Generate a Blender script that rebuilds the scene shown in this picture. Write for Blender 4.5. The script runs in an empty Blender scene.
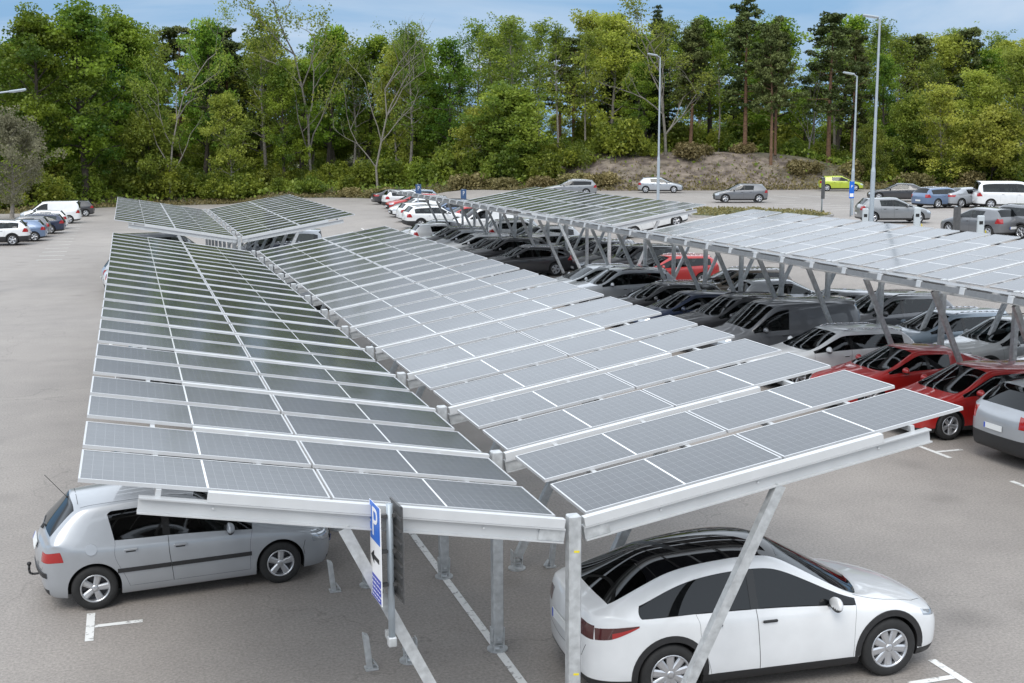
import bpy, bmesh, math, random
import numpy as np
from mathutils import Vector, Matrix, Euler
from mathutils.bvhtree import BVHTree
from mathutils.interpolate import poly_3d_calc

sc = bpy.context.scene
col = sc.collection
R = math.radians

# ------------------------------------------------------------------ camera, sky, sun, exposure
CF, CP, CT, CR = 1211.14, .1623, .3046, -.0039
CC = Vector((-4.2354, -11.4073, 6.4376))
_h = Vector((math.sin(CT), math.cos(CT), 0)); _r = Vector((math.cos(CT), -math.sin(CT), 0)); _u = Vector((0, 0, 1))
FW = _h*math.cos(CP) - _u*math.sin(CP); _up = _u*math.cos(CP) + _h*math.sin(CP)
RT = _r*math.cos(CR) + _up*math.sin(CR); UP = _up*math.cos(CR) - _r*math.sin(CR)
cam_d = bpy.data.cameras.new("camera"); cam = bpy.data.objects.new("camera", cam_d); col.objects.link(cam)
cam_d.sensor_width = 36; cam_d.lens = CF/1024*36; cam_d.clip_start = .1; cam_d.clip_end = 4000
cam.matrix_world = Matrix(((RT.x, UP.x, -FW.x, CC.x), (RT.y, UP.y, -FW.y, CC.y), (RT.z, UP.z, -FW.z, CC.z), (0, 0, 0, 1)))
sc.camera = cam

SUN_EL, SUN_AZ = 52, 215          # azimuth clockwise from +Y
world = bpy.data.worlds.new("World"); sc.world = world; world.use_nodes = True
wn = world.node_tree; wn.nodes.clear()
def nd(nt, t, **kw):
    n = nt.nodes.new(t)
    for k, v in kw.items():
        if k.startswith('i_'):
            n.inputs[k[2:].replace('_', ' ')].default_value = v
        else: setattr(n, k, v)
    return n
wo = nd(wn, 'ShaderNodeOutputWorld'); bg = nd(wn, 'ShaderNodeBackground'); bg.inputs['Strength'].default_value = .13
sky = nd(wn, 'ShaderNodeTexSky', sky_type='NISHITA', sun_disc=False, sun_elevation=R(SUN_EL), sun_rotation=R(SUN_AZ), air_density=1.0, dust_density=1.2, ozone_density=1.6)
tc = nd(wn, 'ShaderNodeTexCoord')
mp = nd(wn, 'ShaderNodeMapping'); mp.inputs['Scale'].default_value = (1.1, 1.1, 7.0); mp.inputs['Rotation'].default_value = (0, R(4), R(20))
nz = nd(wn, 'ShaderNodeTexNoise'); nz.inputs['Scale'].default_value = 1.5; nz.inputs['Detail'].default_value = 7; nz.inputs['Roughness'].default_value = .55; nz.inputs['Distortion'].default_value = .6
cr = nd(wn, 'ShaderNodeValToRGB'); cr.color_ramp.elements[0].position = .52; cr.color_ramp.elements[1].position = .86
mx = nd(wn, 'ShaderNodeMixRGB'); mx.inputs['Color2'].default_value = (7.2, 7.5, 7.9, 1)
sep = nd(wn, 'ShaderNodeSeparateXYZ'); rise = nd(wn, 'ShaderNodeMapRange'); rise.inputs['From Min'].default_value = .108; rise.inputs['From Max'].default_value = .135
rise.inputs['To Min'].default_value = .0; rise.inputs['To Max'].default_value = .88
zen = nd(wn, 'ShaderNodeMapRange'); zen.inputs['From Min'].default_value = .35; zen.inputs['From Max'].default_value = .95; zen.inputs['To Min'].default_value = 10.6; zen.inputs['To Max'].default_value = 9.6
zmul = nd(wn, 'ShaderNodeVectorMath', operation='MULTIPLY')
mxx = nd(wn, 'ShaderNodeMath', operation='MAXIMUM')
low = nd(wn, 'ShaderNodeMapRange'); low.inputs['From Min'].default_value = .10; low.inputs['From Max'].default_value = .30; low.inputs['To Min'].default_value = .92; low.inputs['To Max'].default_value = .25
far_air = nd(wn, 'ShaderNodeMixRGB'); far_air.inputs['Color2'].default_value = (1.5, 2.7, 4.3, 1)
ccol = nd(wn, 'ShaderNodeValToRGB'); ce_ = ccol.color_ramp.elements  # grey then bright cloud bands, added above the frame to shape panel reflections
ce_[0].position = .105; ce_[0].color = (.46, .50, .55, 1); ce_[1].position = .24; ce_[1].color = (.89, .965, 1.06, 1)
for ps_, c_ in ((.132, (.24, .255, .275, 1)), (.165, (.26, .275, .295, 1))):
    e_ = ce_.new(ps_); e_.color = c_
wl = wn.links.new
wl(tc.outputs['Generated'], mp.inputs['Vector']); wl(mp.outputs['Vector'], nz.inputs['Vector']); wl(nz.outputs['Fac'], cr.inputs['Fac'])
wl(tc.outputs['Generated'], sep.inputs['Vector']); wl(sep.outputs['Z'], rise.inputs['Value'])
wl(cr.outputs['Color'], mxx.inputs[0]); wl(rise.outputs['Result'], mxx.inputs[1])
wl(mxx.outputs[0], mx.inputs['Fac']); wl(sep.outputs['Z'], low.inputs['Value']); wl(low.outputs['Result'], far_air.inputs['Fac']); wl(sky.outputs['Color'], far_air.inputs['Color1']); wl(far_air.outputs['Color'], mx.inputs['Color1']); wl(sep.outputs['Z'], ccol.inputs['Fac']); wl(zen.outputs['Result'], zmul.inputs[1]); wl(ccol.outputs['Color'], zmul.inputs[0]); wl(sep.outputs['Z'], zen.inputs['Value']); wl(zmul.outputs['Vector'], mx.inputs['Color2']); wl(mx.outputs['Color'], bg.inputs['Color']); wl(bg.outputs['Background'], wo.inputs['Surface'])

sun_d = bpy.data.lights.new("sun", 'SUN'); sun_d.energy = 1.5; sun_d.angle = R(32); sun_d.color = (1, .95, .88)
sun = bpy.data.objects.new("sun", sun_d); col.objects.link(sun)
_sd = Vector((math.sin(R(SUN_AZ))*math.cos(R(SUN_EL)), math.cos(R(SUN_AZ))*math.cos(R(SUN_EL)), math.sin(R(SUN_EL))))
sun.rotation_euler = _sd.to_track_quat('Z', 'Y').to_euler(); sun.location = (0, 0, 60)
sc.view_settings.view_transform = 'Standard'; sc.view_settings.look = 'None'; sc.view_settings.gamma = 1
sc.view_settings.use_curve_mapping = False; sc.view_settings.exposure = 0.36
sc.cycles.max_bounces = 6; sc.cycles.transparent_max_bounces = 6

# ------------------------------------------------------------------ materials
def nt_mat(name):
    m = bpy.data.materials.new(name); m.use_nodes = True
    return m, m.node_tree, m.node_tree.nodes['Principled BSDF']
def simple(name, c, rough=.5, metal=0, coat=0, spec=.5, noise=0, nscale=8, bump=0, emit=None):
    m, nt, p = nt_mat(name)
    p.inputs['Base Color'].default_value = (*c, 1); p.inputs['Roughness'].default_value = rough; p.inputs['Metallic'].default_value = metal
    p.inputs['Coat Weight'].default_value = coat; p.inputs['Specular IOR Level'].default_value = spec
    p.inputs['Coat Roughness'].default_value = .04
    if noise:
        t = nd(nt, 'ShaderNodeTexCoord'); n = nd(nt, 'ShaderNodeTexNoise'); n.inputs['Scale'].default_value = nscale; n.inputs['Detail'].default_value = 5
        mr = nd(nt, 'ShaderNodeMapRange'); mr.inputs['To Min'].default_value = 1-noise; mr.inputs['To Max'].default_value = 1+noise
        mr.inputs['From Min'].default_value = .3; mr.inputs['From Max'].default_value = .7
        mu = nd(nt, 'ShaderNodeMixRGB', blend_type='MULTIPLY'); mu.inputs['Fac'].default_value = 1; mu.inputs['Color1'].default_value = (*c, 1)
        nt.links.new(t.outputs['Object'], n.inputs['Vector']); nt.links.new(n.outputs['Fac'], mr.inputs['Value'])
        nt.links.new(mr.outputs['Result'], mu.inputs['Color2']); nt.links.new(mu.outputs['Color'], p.inputs['Base Color'])
        if bump:
            b = nd(nt, 'ShaderNodeBump'); b.inputs['Strength'].default_value = bump; nt.links.new(n.outputs['Fac'], b.inputs['Height']); nt.links.new(b.outputs['Normal'], p.inputs['Normal'])
    return m
MAT = {}
def paint(name, c, metal=0., rough=.35):
    return simple('paint_'+name, c, rough, metal, 1.0, .5, noise=.05, nscale=3)
PAINTS = {
 'white': paint('white', (.69, .70, .705)), 'silver': paint('silver', (.38, .40, .425), .45), 'light grey': paint('light_grey', (.42, .44, .45), .3),
 'grey': paint('grey', (.22, .23, .24), .3), 'dark grey': paint('dark_grey', (.155, .16, .17), .35), 'black': paint('black', (.030, .030, .033)),
 'red': paint('red', (.40, .014, .012), .15), 'dark red': paint('dark_red', (.22, .012, .02), .2), 'dark blue': paint('dark_blue', (.012, .022, .055), .2),
 'blue': paint('blue', (.13, .19, .30), .35), 'light blue': paint('light_blue', (.26, .33, .40), .3), 'lime': paint('lime', (.38, .46, .03), .1), 'bronze': paint('bronze', (.11, .085, .06), .3)}
def glass_mat(name, tint):
    m, nt, p = nt_mat(name); nt.nodes.remove(p); L = nt.links.new
    out = [n for n in nt.nodes if n.type == 'OUTPUT_MATERIAL'][0]
    t = nd(nt, 'ShaderNodeBsdfTransparent'); t.inputs['Color'].default_value = (*tint, 1)
    g = nd(nt, 'ShaderNodeBsdfGlossy'); g.inputs['Roughness'].default_value = .02; g.inputs['Color'].default_value = (.9, .93, .95, 1)
    f = nd(nt, 'ShaderNodeFresnel'); gb = nd(nt, 'ShaderNodeNewGeometry'); thin = nd(nt, 'ShaderNodeMapRange'); thin.inputs['To Min'].default_value = 1.52; thin.inputs['To Max'].default_value = 1/1.52; L(gb.outputs['Backfacing'], thin.inputs['Value']); L(thin.outputs['Result'], f.inputs['IOR']); ms = nd(nt, 'ShaderNodeMixShader')
    L(f.outputs[0], ms.inputs['Fac']); L(t.outputs[0], ms.inputs[1]); L(g.outputs[0], ms.inputs[2]); L(ms.outputs[0], out.inputs['Surface'])
    return m
MAT['glass'] = glass_mat('car_glass', (.20, .225, .215))
MAT['darkglass'] = glass_mat('privacy_glass', (.02, .022, .022))
MAT['roofglass'] = simple('black_roof_glass', (.004, .004, .005), .025, 0, 0, .6)
MAT['gloss_black'] = simple('gloss_black', (.008, .008, .008), .15)
MAT['cabin'] = simple('cabin_fabric', (.035, .035, .037), .85, noise=.2)
MAT['headliner'] = simple('cabin_lining', (.05, .05, .052), .9)
MAT['trim'] = simple('black_plastic', (.02, .02, .021), .55, noise=.15, nscale=20)
MAT['tyre'] = simple('tyre_rubber', (.018, .018, .018), .8, noise=.2, nscale=14)
MAT['rim'] = simple('alloy', (.55, .56, .58), .3, .8)
MAT['rimdark'] = simple('dark_alloy', (.05, .05, .055), .35, .6)
MAT['head'] = simple('headlight_lens', (.42, .45, .48), .08, .5, 1)
MAT['tail'] = simple('taillight_lens', (.33, .008, .008), .12, 0, 1)
MAT['taildark'] = simple('smoked_taillight', (.06, .006, .006), .1, 0, 1)
MAT['well'] = simple('wheel_well', (.008, .008, .008), .9)
MAT['plate'] = simple('number_plate', (.72, .73, .72), .4)
MAT['plateblue'] = simple('plate_band', (.02, .07, .45), .4)
MAT['chrome'] = simple('chrome', (.7, .7, .72), .12, 1)
MAT['galv'] = simple('galvanised_steel', (.50, .515, .52), .42, .4, noise=.20, nscale=11)
MAT['alu'] = simple('beam_aluminium', (.53, .54, .545), .4, .25, noise=.05, nscale=3)
MAT['alubright'] = simple('trim_aluminium', (.60, .61, .615), .38, .2, noise=.04, nscale=4)
MAT['edge'] = simple('edge_rail_grey', (.20, .205, .21), .5, .3, noise=.1)
MAT['frame'] = simple('panel_frame_aluminium', (.57, .58, .59), .35, .3)
MAT['white_line'] = None
MAT['sign_white'] = simple('sign_white', (.8, .8, .8), .4)
MAT['sign_blue'] = simple('sign_blue', (.012, .13, .55), .4)
MAT['sign_dull'] = simple('sign_dull_blue', (.045, .10, .22), .5)
MAT['sign_navy'] = simple('sign_navy', (.012, .035, .38), .4)
MAT['sign_black'] = simple('sign_black', (.01, .01, .01), .5)
MAT['sign_back'] = simple('sign_back_grey', (.10, .10, .10), .5, .3, noise=.2, nscale=9)
MAT['yellow'] = simple('yellow_mark', (.75, .62, .02), .6)
MAT['lamp_grey'] = simple('lamp_post_grey', (.40, .45, .49), .45, .3, noise=.05)
MAT['lamp_glass'] = simple('lamp_lens', (.6, .62, .62), .2)
MAT['barkdark'] = simple('bark_dark', (.055, .045, .036), .9, noise=.35, nscale=5, bump=.4)
MAT['barkgrey'] = simple('bark_grey', (.22, .20, .175), .9, noise=.3, nscale=5, bump=.4)
MAT['barkpine'] = simple('bark_pine', (.15, .085, .05), .9, noise=.35, nscale=4, bump=.4)
MAT['deadwood'] = simple('dead_wood', (.19, .175, .15), .85, noise=.25, nscale=6)
MAT['cable'] = simple('orange_cable', (.55, .06, .015), .5)

def panel_mat():
    m, nt, p = nt_mat('solar_cells'); L = nt.links.new
    t = nd(nt, 'ShaderNodeTexCoord'); s = nd(nt, 'ShaderNodeSeparateXYZ'); L(t.outputs['Object'], s.inputs['Vector'])
    def M(op, a, b=None, c=None):
        n = nd(nt, 'ShaderNodeMath', operation=op)
        for i, v in enumerate((a, b, c)):
            if v is None: continue
            if isinstance(v, (int, float)): n.inputs[i].default_value = v
            else: L(v, n.inputs[i])
        return n.outputs[0]
    def line(v, per, off, hw):       # 1 on the line
        f = M('FRACT', M('ADD', M('DIVIDE', v, per), off)); d = M('MULTIPLY', M('ABSOLUTE', M('SUBTRACT', f, .5)), per)
        return M('GREATER_THAN', d, per/2-hw)
    x, y = s.outputs['X'], s.outputs['Y']
    lx = line(x, PL_IN/24, 0, .0020); ly = line(y, PW_IN/6, 0, .0024)
    mid = M('LESS_THAN', M('ABSOLUTE', x), .011)
    bus = line(y, PW_IN/6/5, .5, .0007)
    n = nd(nt, 'ShaderNodeTexNoise'); n.inputs['Scale'].default_value = 2.2; n.inputs['Detail'].default_value = 3
    oi = nd(nt, 'ShaderNodeObjectInfo')
    off = nd(nt, 'ShaderNodeVectorMath', operation='MULTIPLY_ADD'); off.inputs[1].default_value = (1, 1, 1)
    L(t.outputs['Object'], off.inputs[0]); L(oi.outputs['Location'], off.inputs[2]); L(off.outputs['Vector'], n.inputs['Vector'])
    cellid = M('ADD', M('FLOOR', M('DIVIDE', x, PL_IN/24)), M('MULTIPLY', M('FLOOR', M('DIVIDE', y, PW_IN/6)), 37.3))
    wnz = nd(nt, 'ShaderNodeTexWhiteNoise', noise_dimensions='1D'); L(M('ADD', cellid, M('MULTIPLY', oi.outputs['Random'], 91.7)), wnz.inputs['W'])
    v = M('ADD', M('ADD', .85, M('MULTIPLY', wnz.outputs['Value'], .14)), M('MULTIPLY', M('SUBTRACT', oi.outputs['Random'], .5), .10))
    c = nd(nt, 'ShaderNodeMixRGB', blend_type='MULTIPLY'); c.inputs['Fac'].default_value = 1; c.inputs['Color1'].default_value = (.034, .040, .048, 1)
    L(v, c.inputs['Color2'])
    c1 = nd(nt, 'ShaderNodeMixRGB'); c1.inputs['Color2'].default_value = (.30, .31, .32, 1); L(M('MULTIPLY', bus, .25), c1.inputs['Fac']); L(c.outputs['Color'], c1.inputs['Color1'])
    c2 = nd(nt, 'ShaderNodeMixRGB'); c2.inputs['Color2'].default_value = (.34, .35, .36, 1); L(M('MULTIPLY', M('MAXIMUM', lx, ly), .34), c2.inputs['Fac']); L(c1.outputs['Color'], c2.inputs['Color1'])
    c3 = nd(nt, 'ShaderNodeMixRGB'); c3.inputs['Color2'].default_value = (.72, .73, .73, 1); L(mid, c3.inputs['Fac']); L(c2.outputs['Color'], c3.inputs['Color1'])
    L(c3.outputs['Color'], p.inputs['Base Color'])
    rr = nd(nt, 'ShaderNodeMapRange'); rr.inputs['To Min'].default_value = .07; rr.inputs['To Max'].default_value = .16; L(n.outputs['Fac'], rr.inputs['Value']); L(rr.outputs['Result'], p.inputs['Roughness'])
    p.inputs['Specular IOR Level'].default_value = .75; p.inputs['Specular Tint'].default_value = (1, .98, .955, 1); p.inputs['IOR'].default_value = 1.5
    return m
PL, PW, FRW = 2.343, 1.1225, .019
PL_IN, PW_IN = PL-2*FRW, PW-2*FRW
MAT['cells'] = panel_mat()

def asphalt_mat():
    m, nt, p = nt_mat('asphalt'); L = nt.links.new
    g = nd(nt, 'ShaderNodeNewGeometry')
    def N(scale, det, rough=.5):
        n = nd(nt, 'ShaderNodeTexNoise'); n.inputs['Scale'].default_value = scale; n.inputs['Detail'].default_value = det; n.inputs['Roughness'].default_value = rough
        L(g.outputs['Position'], n.inputs['Vector']); return n.outputs['Fac']
    big, mid, fine = N(.09, 4), N(.8, 5, .6), N(24, 4, .8)
    r = nd(nt, 'ShaderNodeValToRGB'); e = r.color_ramp.elements
    e[0].position = .3; e[0].color = (.215, .196, .180, 1); e[1].position = .72; e[1].color = (.330, .300, .272, 1)
    ad = nd(nt, 'ShaderNodeMath', operation='MULTIPLY_ADD'); ad.inputs[1].default_value = .45; L(mid, ad.inputs[0])
    h = nd(nt, 'ShaderNodeMath', operation='MULTIPLY'); h.inputs[1].default_value = .55; L(big, h.inputs[0]); L(h.outputs[0], ad.inputs[2]); L(ad.outputs[0], r.inputs['Fac'])
    f = nd(nt, 'ShaderNodeMapRange'); f.inputs['From Min'].default_value = .25; f.inputs['From Max'].default_value = .75; f.inputs['To Min'].default_value = .55; f.inputs['To Max'].default_value = 1.45; L(fine, f.inputs['Value'])
    mu = nd(nt, 'ShaderNodeMixRGB', blend_type='MULTIPLY'); mu.inputs['Fac'].default_value = 1; L(r.outputs['Color'], mu.inputs['Color1']); L(f.outputs['Result'], mu.inputs['Color2'])
    # stains: oil spots
    v = nd(nt, 'ShaderNodeTexVoronoi'); v.inputs['Scale'].default_value = .45; L(g.outputs['Position'], v.inputs['Vector'])
    st = nd(nt, 'ShaderNodeMapRange'); st.inputs['From Min'].default_value = .05; st.inputs['From Max'].default_value = .22; st.inputs['To Min'].default_value = .72; st.inputs['To Max'].default_value = 1; L(v.outputs['Distance'], st.inputs['Value'])
    mu2 = nd(nt, 'ShaderNodeMixRGB', blend_type='MULTIPLY'); mu2.inputs['Fac'].default_value = .8; L(mu.outputs['Color'], mu2.inputs['Color1']); L(st.outputs['Result'], mu2.inputs['Color2'])
    # cracks
    v2 = nd(nt, 'ShaderNodeTexVoronoi', feature='DISTANCE_TO_EDGE'); v2.inputs['Scale'].default_value = .16
    dv = nd(nt, 'ShaderNodeVectorMath', operation='MULTIPLY_ADD'); nn = nd(nt, 'ShaderNodeTexNoise'); nn.inputs['Scale'].default_value = .7; nn.inputs['Detail'].default_value = 6
    L(g.outputs['Position'], nn.inputs['Vector']); L(nn.outputs['Color'], dv.inputs[0]); dv.inputs[1].default_value = (3, 3, 0); L(g.outputs['Position'], dv.inputs[2]); L(dv.outputs['Vector'], v2.inputs['Vector'])
    ck = nd(nt, 'ShaderNodeMapRange'); ck.inputs['From Min'].default_value = .0; ck.inputs['From Max'].default_value = .0035; ck.inputs['To Min'].default_value = .75; ck.inputs['To Max'].default_value = 1; L(v2.outputs['Distance'], ck.inputs['Value'])
    mu3 = nd(nt, 'ShaderNodeMixRGB', blend_type='MULTIPLY'); mu3.inputs['Fac'].default_value = 1; L(mu2.outputs['Color'], mu3.inputs['Color1']); L(ck.outputs['Result'], mu3.inputs['Color2'])
    L(mu3.outputs['Color'], p.inputs['Base Color']); p.inputs['Roughness'].default_value = .68
    b = nd(nt, 'ShaderNodeBump'); b.inputs['Strength'].default_value = .35; b.inputs['Distance'].default_value = .01; L(fine, b.inputs['Height']); L(b.outputs['Normal'], p.inputs['Normal'])
    return m
MAT['asphalt'] = asphalt_mat()

def terrain_mat():
    m, nt, p = nt_mat('bank_soil_and_grass'); L = nt.links.new
    g = nd(nt, 'ShaderNodeNewGeometry'); at = nd(nt, 'ShaderNodeAttribute', attribute_name='scree')
    def N(scale, det):
        n = nd(nt, 'ShaderNodeTexNoise'); n.inputs['Scale'].default_value = scale; n.inputs['Detail'].default_value = det; L(g.outputs['Position'], n.inputs['Vector']); return n.outputs['Fac']
    r1 = nd(nt, 'ShaderNodeValToRGB'); e = r1.color_ramp.elements; e[0].position = .35; e[0].color = (.045, .062, .018, 1); e[1].position = .66; e[1].color = (.135, .13, .05, 1); L(N(.5, 6), r1.inputs['Fac'])
    r2 = nd(nt, 'ShaderNodeValToRGB'); e = r2.color_ramp.elements; e[0].position = .36; e[0].color = (.080, .062, .050, 1); e[1].position = .66; e[1].color = (.25, .205, .165, 1); L(N(1.1, 7), r2.inputs['Fac'])
    ad = nd(nt, 'ShaderNodeMath', operation='ADD'); sb = nd(nt, 'ShaderNodeMath', operation='MULTIPLY_ADD'); sb.inputs[1].default_value = 1.6; sb.inputs[2].default_value = -.8
    L(N(.35, 5), sb.inputs[0]); L(sb.outputs[0], ad.inputs[0]); L(at.outputs['Fac'], ad.inputs[1]); ad.use_clamp = True
    mxr = nd(nt, 'ShaderNodeMixRGB'); L(ad.outputs[0], mxr.inputs['Fac']); L(r1.outputs['Color'], mxr.inputs['Color1']); L(r2.outputs['Color'], mxr.inputs['Color2'])
    L(mxr.outputs['Color'], p.inputs['Base Color']); p.inputs['Roughness'].default_value = .95
    b = nd(nt, 'ShaderNodeBump'); b.inputs['Strength'].default_value = .8; b.inputs['Distance'].default_value = .3; L(N(2.5, 6), b.inputs['Height']); L(b.outputs['Normal'], p.inputs['Normal'])
    return m
MAT['terrain'] = terrain_mat()

def line_mat():
    m, nt, p = nt_mat('white_road_paint'); L = nt.links.new
    g = nd(nt, 'ShaderNodeNewGeometry'); n = nd(nt, 'ShaderNodeTexNoise'); n.inputs['Scale'].default_value = 9; n.inputs['Detail'].default_value = 6; n.inputs['Roughness'].default_value = .7
    L(g.outputs['Position'], n.inputs['Vector'])
    r = nd(nt, 'ShaderNodeValToRGB'); e = r.color_ramp.elements; e[0].position = .34; e[0].color = (.22, .21, .20, 1); e[1].position = .46; e[1].color = (.74, .74, .72, 1)
    L(n.outputs['Fac'], r.inputs['Fac']); L(r.outputs['Color'], p.inputs['Base Color']); p.inputs['Roughness'].default_value = .7
    return m
MAT['white_line'] = line_mat()

def leaf_mat(name, c0, c1, trans=.45):
    m, nt, p = nt_mat(name); L = nt.links.new; nt.nodes.remove(p)
    out = [n for n in nt.nodes if n.type == 'OUTPUT_MATERIAL'][0]
    at = nd(nt, 'ShaderNodeAttribute', attribute_name='tint'); oi = nd(nt, 'ShaderNodeObjectInfo')
    mixc = nd(nt, 'ShaderNodeMixRGB'); mixc.inputs['Color1'].default_value = (*c0, 1); mixc.inputs['Color2'].default_value = (*c1, 1); L(at.outputs['Fac'], mixc.inputs['Fac'])
    hs = nd(nt, 'ShaderNodeHueSaturation'); L(mixc.outputs['Color'], hs.inputs['Color'])
    a = nd(nt, 'ShaderNodeMapRange'); a.inputs['To Min'].default_value = .488; a.inputs['To Max'].default_value = .518; L(oi.outputs['Random'], a.inputs['Value']); L(a.outputs['Result'], hs.inputs['Hue'])
    b = nd(nt, 'ShaderNodeMapRange'); b.inputs['To Min'].default_value = .8; b.inputs['To Max'].default_value = 1.25
    fr = nd(nt, 'ShaderNodeMath', operation='FRACT'); ml = nd(nt, 'ShaderNodeMath', operation='MULTIPLY'); ml.inputs[1].default_value = 7.31; L(oi.outputs['Random'], ml.inputs[0]); L(ml.outputs[0], fr.inputs[0]); L(fr.outputs[0], b.inputs['Value']); L(b.outputs['Result'], hs.inputs['Value'])
    d = nd(nt, 'ShaderNodeBsdfDiffuse'); tr = nd(nt, 'ShaderNodeBsdfTranslucent'); ms = nd(nt, 'ShaderNodeMixShader'); ms.inputs['Fac'].default_value = trans
    gl = nd(nt, 'ShaderNodeBsdfGlossy'); gl.inputs['Roughness'].default_value = .5; gl.inputs['Color'].default_value = (.6, .6, .6, 1); ms2 = nd(nt, 'ShaderNodeMixShader'); ms2.inputs['Fac'].default_value = .03
    L(hs.outputs['Color'], d.inputs['Color']); L(hs.outputs['Color'], tr.inputs['Color']); L(d.outputs[0], ms.inputs[1]); L(tr.outputs[0], ms.inputs[2])
    L(ms.outputs[0], ms2.inputs[1]); L(gl.outputs[0], ms2.inputs[2]); L(ms2.outputs[0], out.inputs['Surface'])
    return m
LEAF = {
 'oak': leaf_mat('leaf_oak', (0.069, 0.142, 0.017), (0.268, 0.368, 0.036)),
 'light': leaf_mat('leaf_light', (0.175, 0.227, 0.031), (0.465, 0.498, 0.085)),
 'birch': leaf_mat('leaf_birch', (0.104, 0.163, 0.024), (0.302, 0.358, 0.051)),
 'olive': leaf_mat('leaf_olive', (0.14, 0.135, 0.08), (0.28, 0.26, 0.17)),
 'pine': leaf_mat('needle_pine', (.055, .078, .022), (.150, .175, .055), .15),
 'spruce': leaf_mat('needle_spruce', (.030, .052, .018), (.075, .100, .034), .1),
 'shrub': leaf_mat('leaf_shrub', (0.085, 0.132, 0.018), (0.296, 0.337, 0.043)),
 'dry': leaf_mat('dry_grass', (0.143, 0.124, 0.046), (0.312, 0.260, 0.117), .3)}

# ------------------------------------------------------------------ object helpers
def link(o, parent=None):
    col.objects.link(o)
    if parent is not None: o.parent = parent
    return o
def meshobj(name, me, mats=None, parent=None):
    o = bpy.data.objects.new(name, me)
    if mats is not None:
        for m in (mats if isinstance(mats, (list, tuple)) else [mats]): me.materials.append(m)
    return link(o, parent)
def bmobj(name, bm, mats, parent=None, smooth=False):
    me = bpy.data.meshes.new(name); bm.normal_update(); bm.to_mesh(me); bm.free()
    if smooth:
        for p_ in me.polygons: p_.use_smooth = True
    return meshobj(name, me, mats, parent)
def empty(name, loc=(0, 0, 0), rz=0):
    o = bpy.data.objects.new(name, None); o.location = loc; o.rotation_euler = (0, 0, rz); o.empty_display_size = .3
    return link(o)
def tag(o, label=None, cat=None, group=None, kind=None):
    if label: o['label'] = label
    if cat: o['category'] = cat
    if group: o['group'] = group
    if kind: o['kind'] = kind
    return o
KIDS = {}
def tree_kids(o): return [c for c in o.children]
def copy_tree(o, parent=None):
    c = o.copy(); col.objects.link(c)
    if parent is not None: c.parent = parent
    for ch in tree_kids(o): copy_tree(ch, c)
    return c
def box(bm, c, s, rot=None, mi=0, bev=0):
    M = Matrix.Translation(c) @ (rot.to_matrix().to_4x4() if rot is not None else Matrix.Identity(4)) @ Matrix.Diagonal((s[0], s[1], s[2], 1))
    r = bmesh.ops.create_cube(bm, size=1, matrix=M)
    fs = {f for v in r['verts'] for f in v.link_faces}
    for f in fs: f.material_index = mi
    if bev:
        es = list({e for v in r['verts'] for e in v.link_edges})
        bmesh.ops.bevel(bm, geom=es, offset=bev, segments=1, affect='EDGES')
    return r['verts']
def cyl(bm, a, b, r1, r2=None, seg=12, mi=0, cap=True):
    a, b = Vector(a), Vector(b); r2 = r1 if r2 is None else r2
    d = b-a; q = d.to_track_quat('Z', 'Y'); M = Matrix.Translation((a+b)/2) @ q.to_matrix().to_4x4()
    r = bmesh.ops.create_cone(bm, cap_ends=cap, segments=seg, radius1=r1, radius2=r2, depth=d.length, matrix=M)
    for f in {f for v in r['verts'] for f in v.link_faces}: f.material_index = mi
def beam_box(bm, a, b, w, h, up=Vector((0, 0, 1)), mi=0):
    """box from a to b, w across, h along 'up'"""
    a, b = Vector(a), Vector(b); d = (b-a); L_ = d.length; z = d.normalized(); x = up.cross(z).normalized(); y = z.cross(x)
    M = Matrix(((x.x, y.x, z.x, 0), (x.y, y.y, z.y, 0), (x.z, y.z, z.z, 0), (0, 0, 0, 1)))
    M = Matrix.Translation((a+b)/2) @ M @ Matrix.Diagonal((w, h, L_, 1))
    r = bmesh.ops.create_cube(bm, size=1, matrix=M)
    for f in {f for v in r['verts'] for f in v.link_faces}: f.material_index = mi
def lathe(bm, prof, seg=32, axis='Y', mi=0, closed=False):
    """prof list of (r, t): revolve around local axis Y"""
    rings = []
    for r, t in prof:
        rings.append([bm.verts.new((r*math.cos(2*math.pi*k/seg), t, r*math.sin(2*math.pi*k/seg))) for k in range(seg)])
    for i in range(len(rings)-1 + (1 if closed else 0)):
        A, B = rings[i], rings[(i+1) % len(rings)]
        for k in range(seg):
            f = bm.faces.new((A[k], B[k], B[(k+1) % seg], A[(k+1) % seg])); f.material_index = mi; f.smooth = True
    return rings
def text_mesh(s, size, mat, depth=.002):
    cu = bpy.data.curves.new('txt', 'FONT'); cu.body = s; cu.size = size; cu.extrude = depth; cu.align_x = 'CENTER'; cu.align_y = 'CENTER'
    o = bpy.data.objects.new('txt', cu); col.objects.link(o); dg = bpy.context.evaluated_depsgraph_get(); dg.update()
    me = bpy.data.meshes.new_from_object(o.evaluated_get(dg)); bpy.data.objects.remove(o); bpy.data.curves.remove(cu)
    me.materials.clear(); me.materials.append(mat); return me

def S(t): t = min(1, max(0, t)); return t*t*(3-2*t)
def gh(x, y):
    """height of the paved ground"""
    a = 1.8*S((x-19.5)/10)
    b = .75*S((y-55)/35)*S((x-5)/8)
    return max(a, b)
def ray(px, py): return FW*CF + RT*(px-512) + UP*(341.5-py)
def at_ground(px, py):
    d = ray(px, py).normalized(); t = 5.0
    for _ in range(4000):
        p = CC + d*t
        if p.z <= gh(p.x, p.y): return p
        t += .08
    return p
def at_dist(px, D):
    d = ray(px, 200); d.z = 0; d.normalize(); return Vector((CC.x+d.x*D, CC.y+d.y*D, 0))
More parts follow.
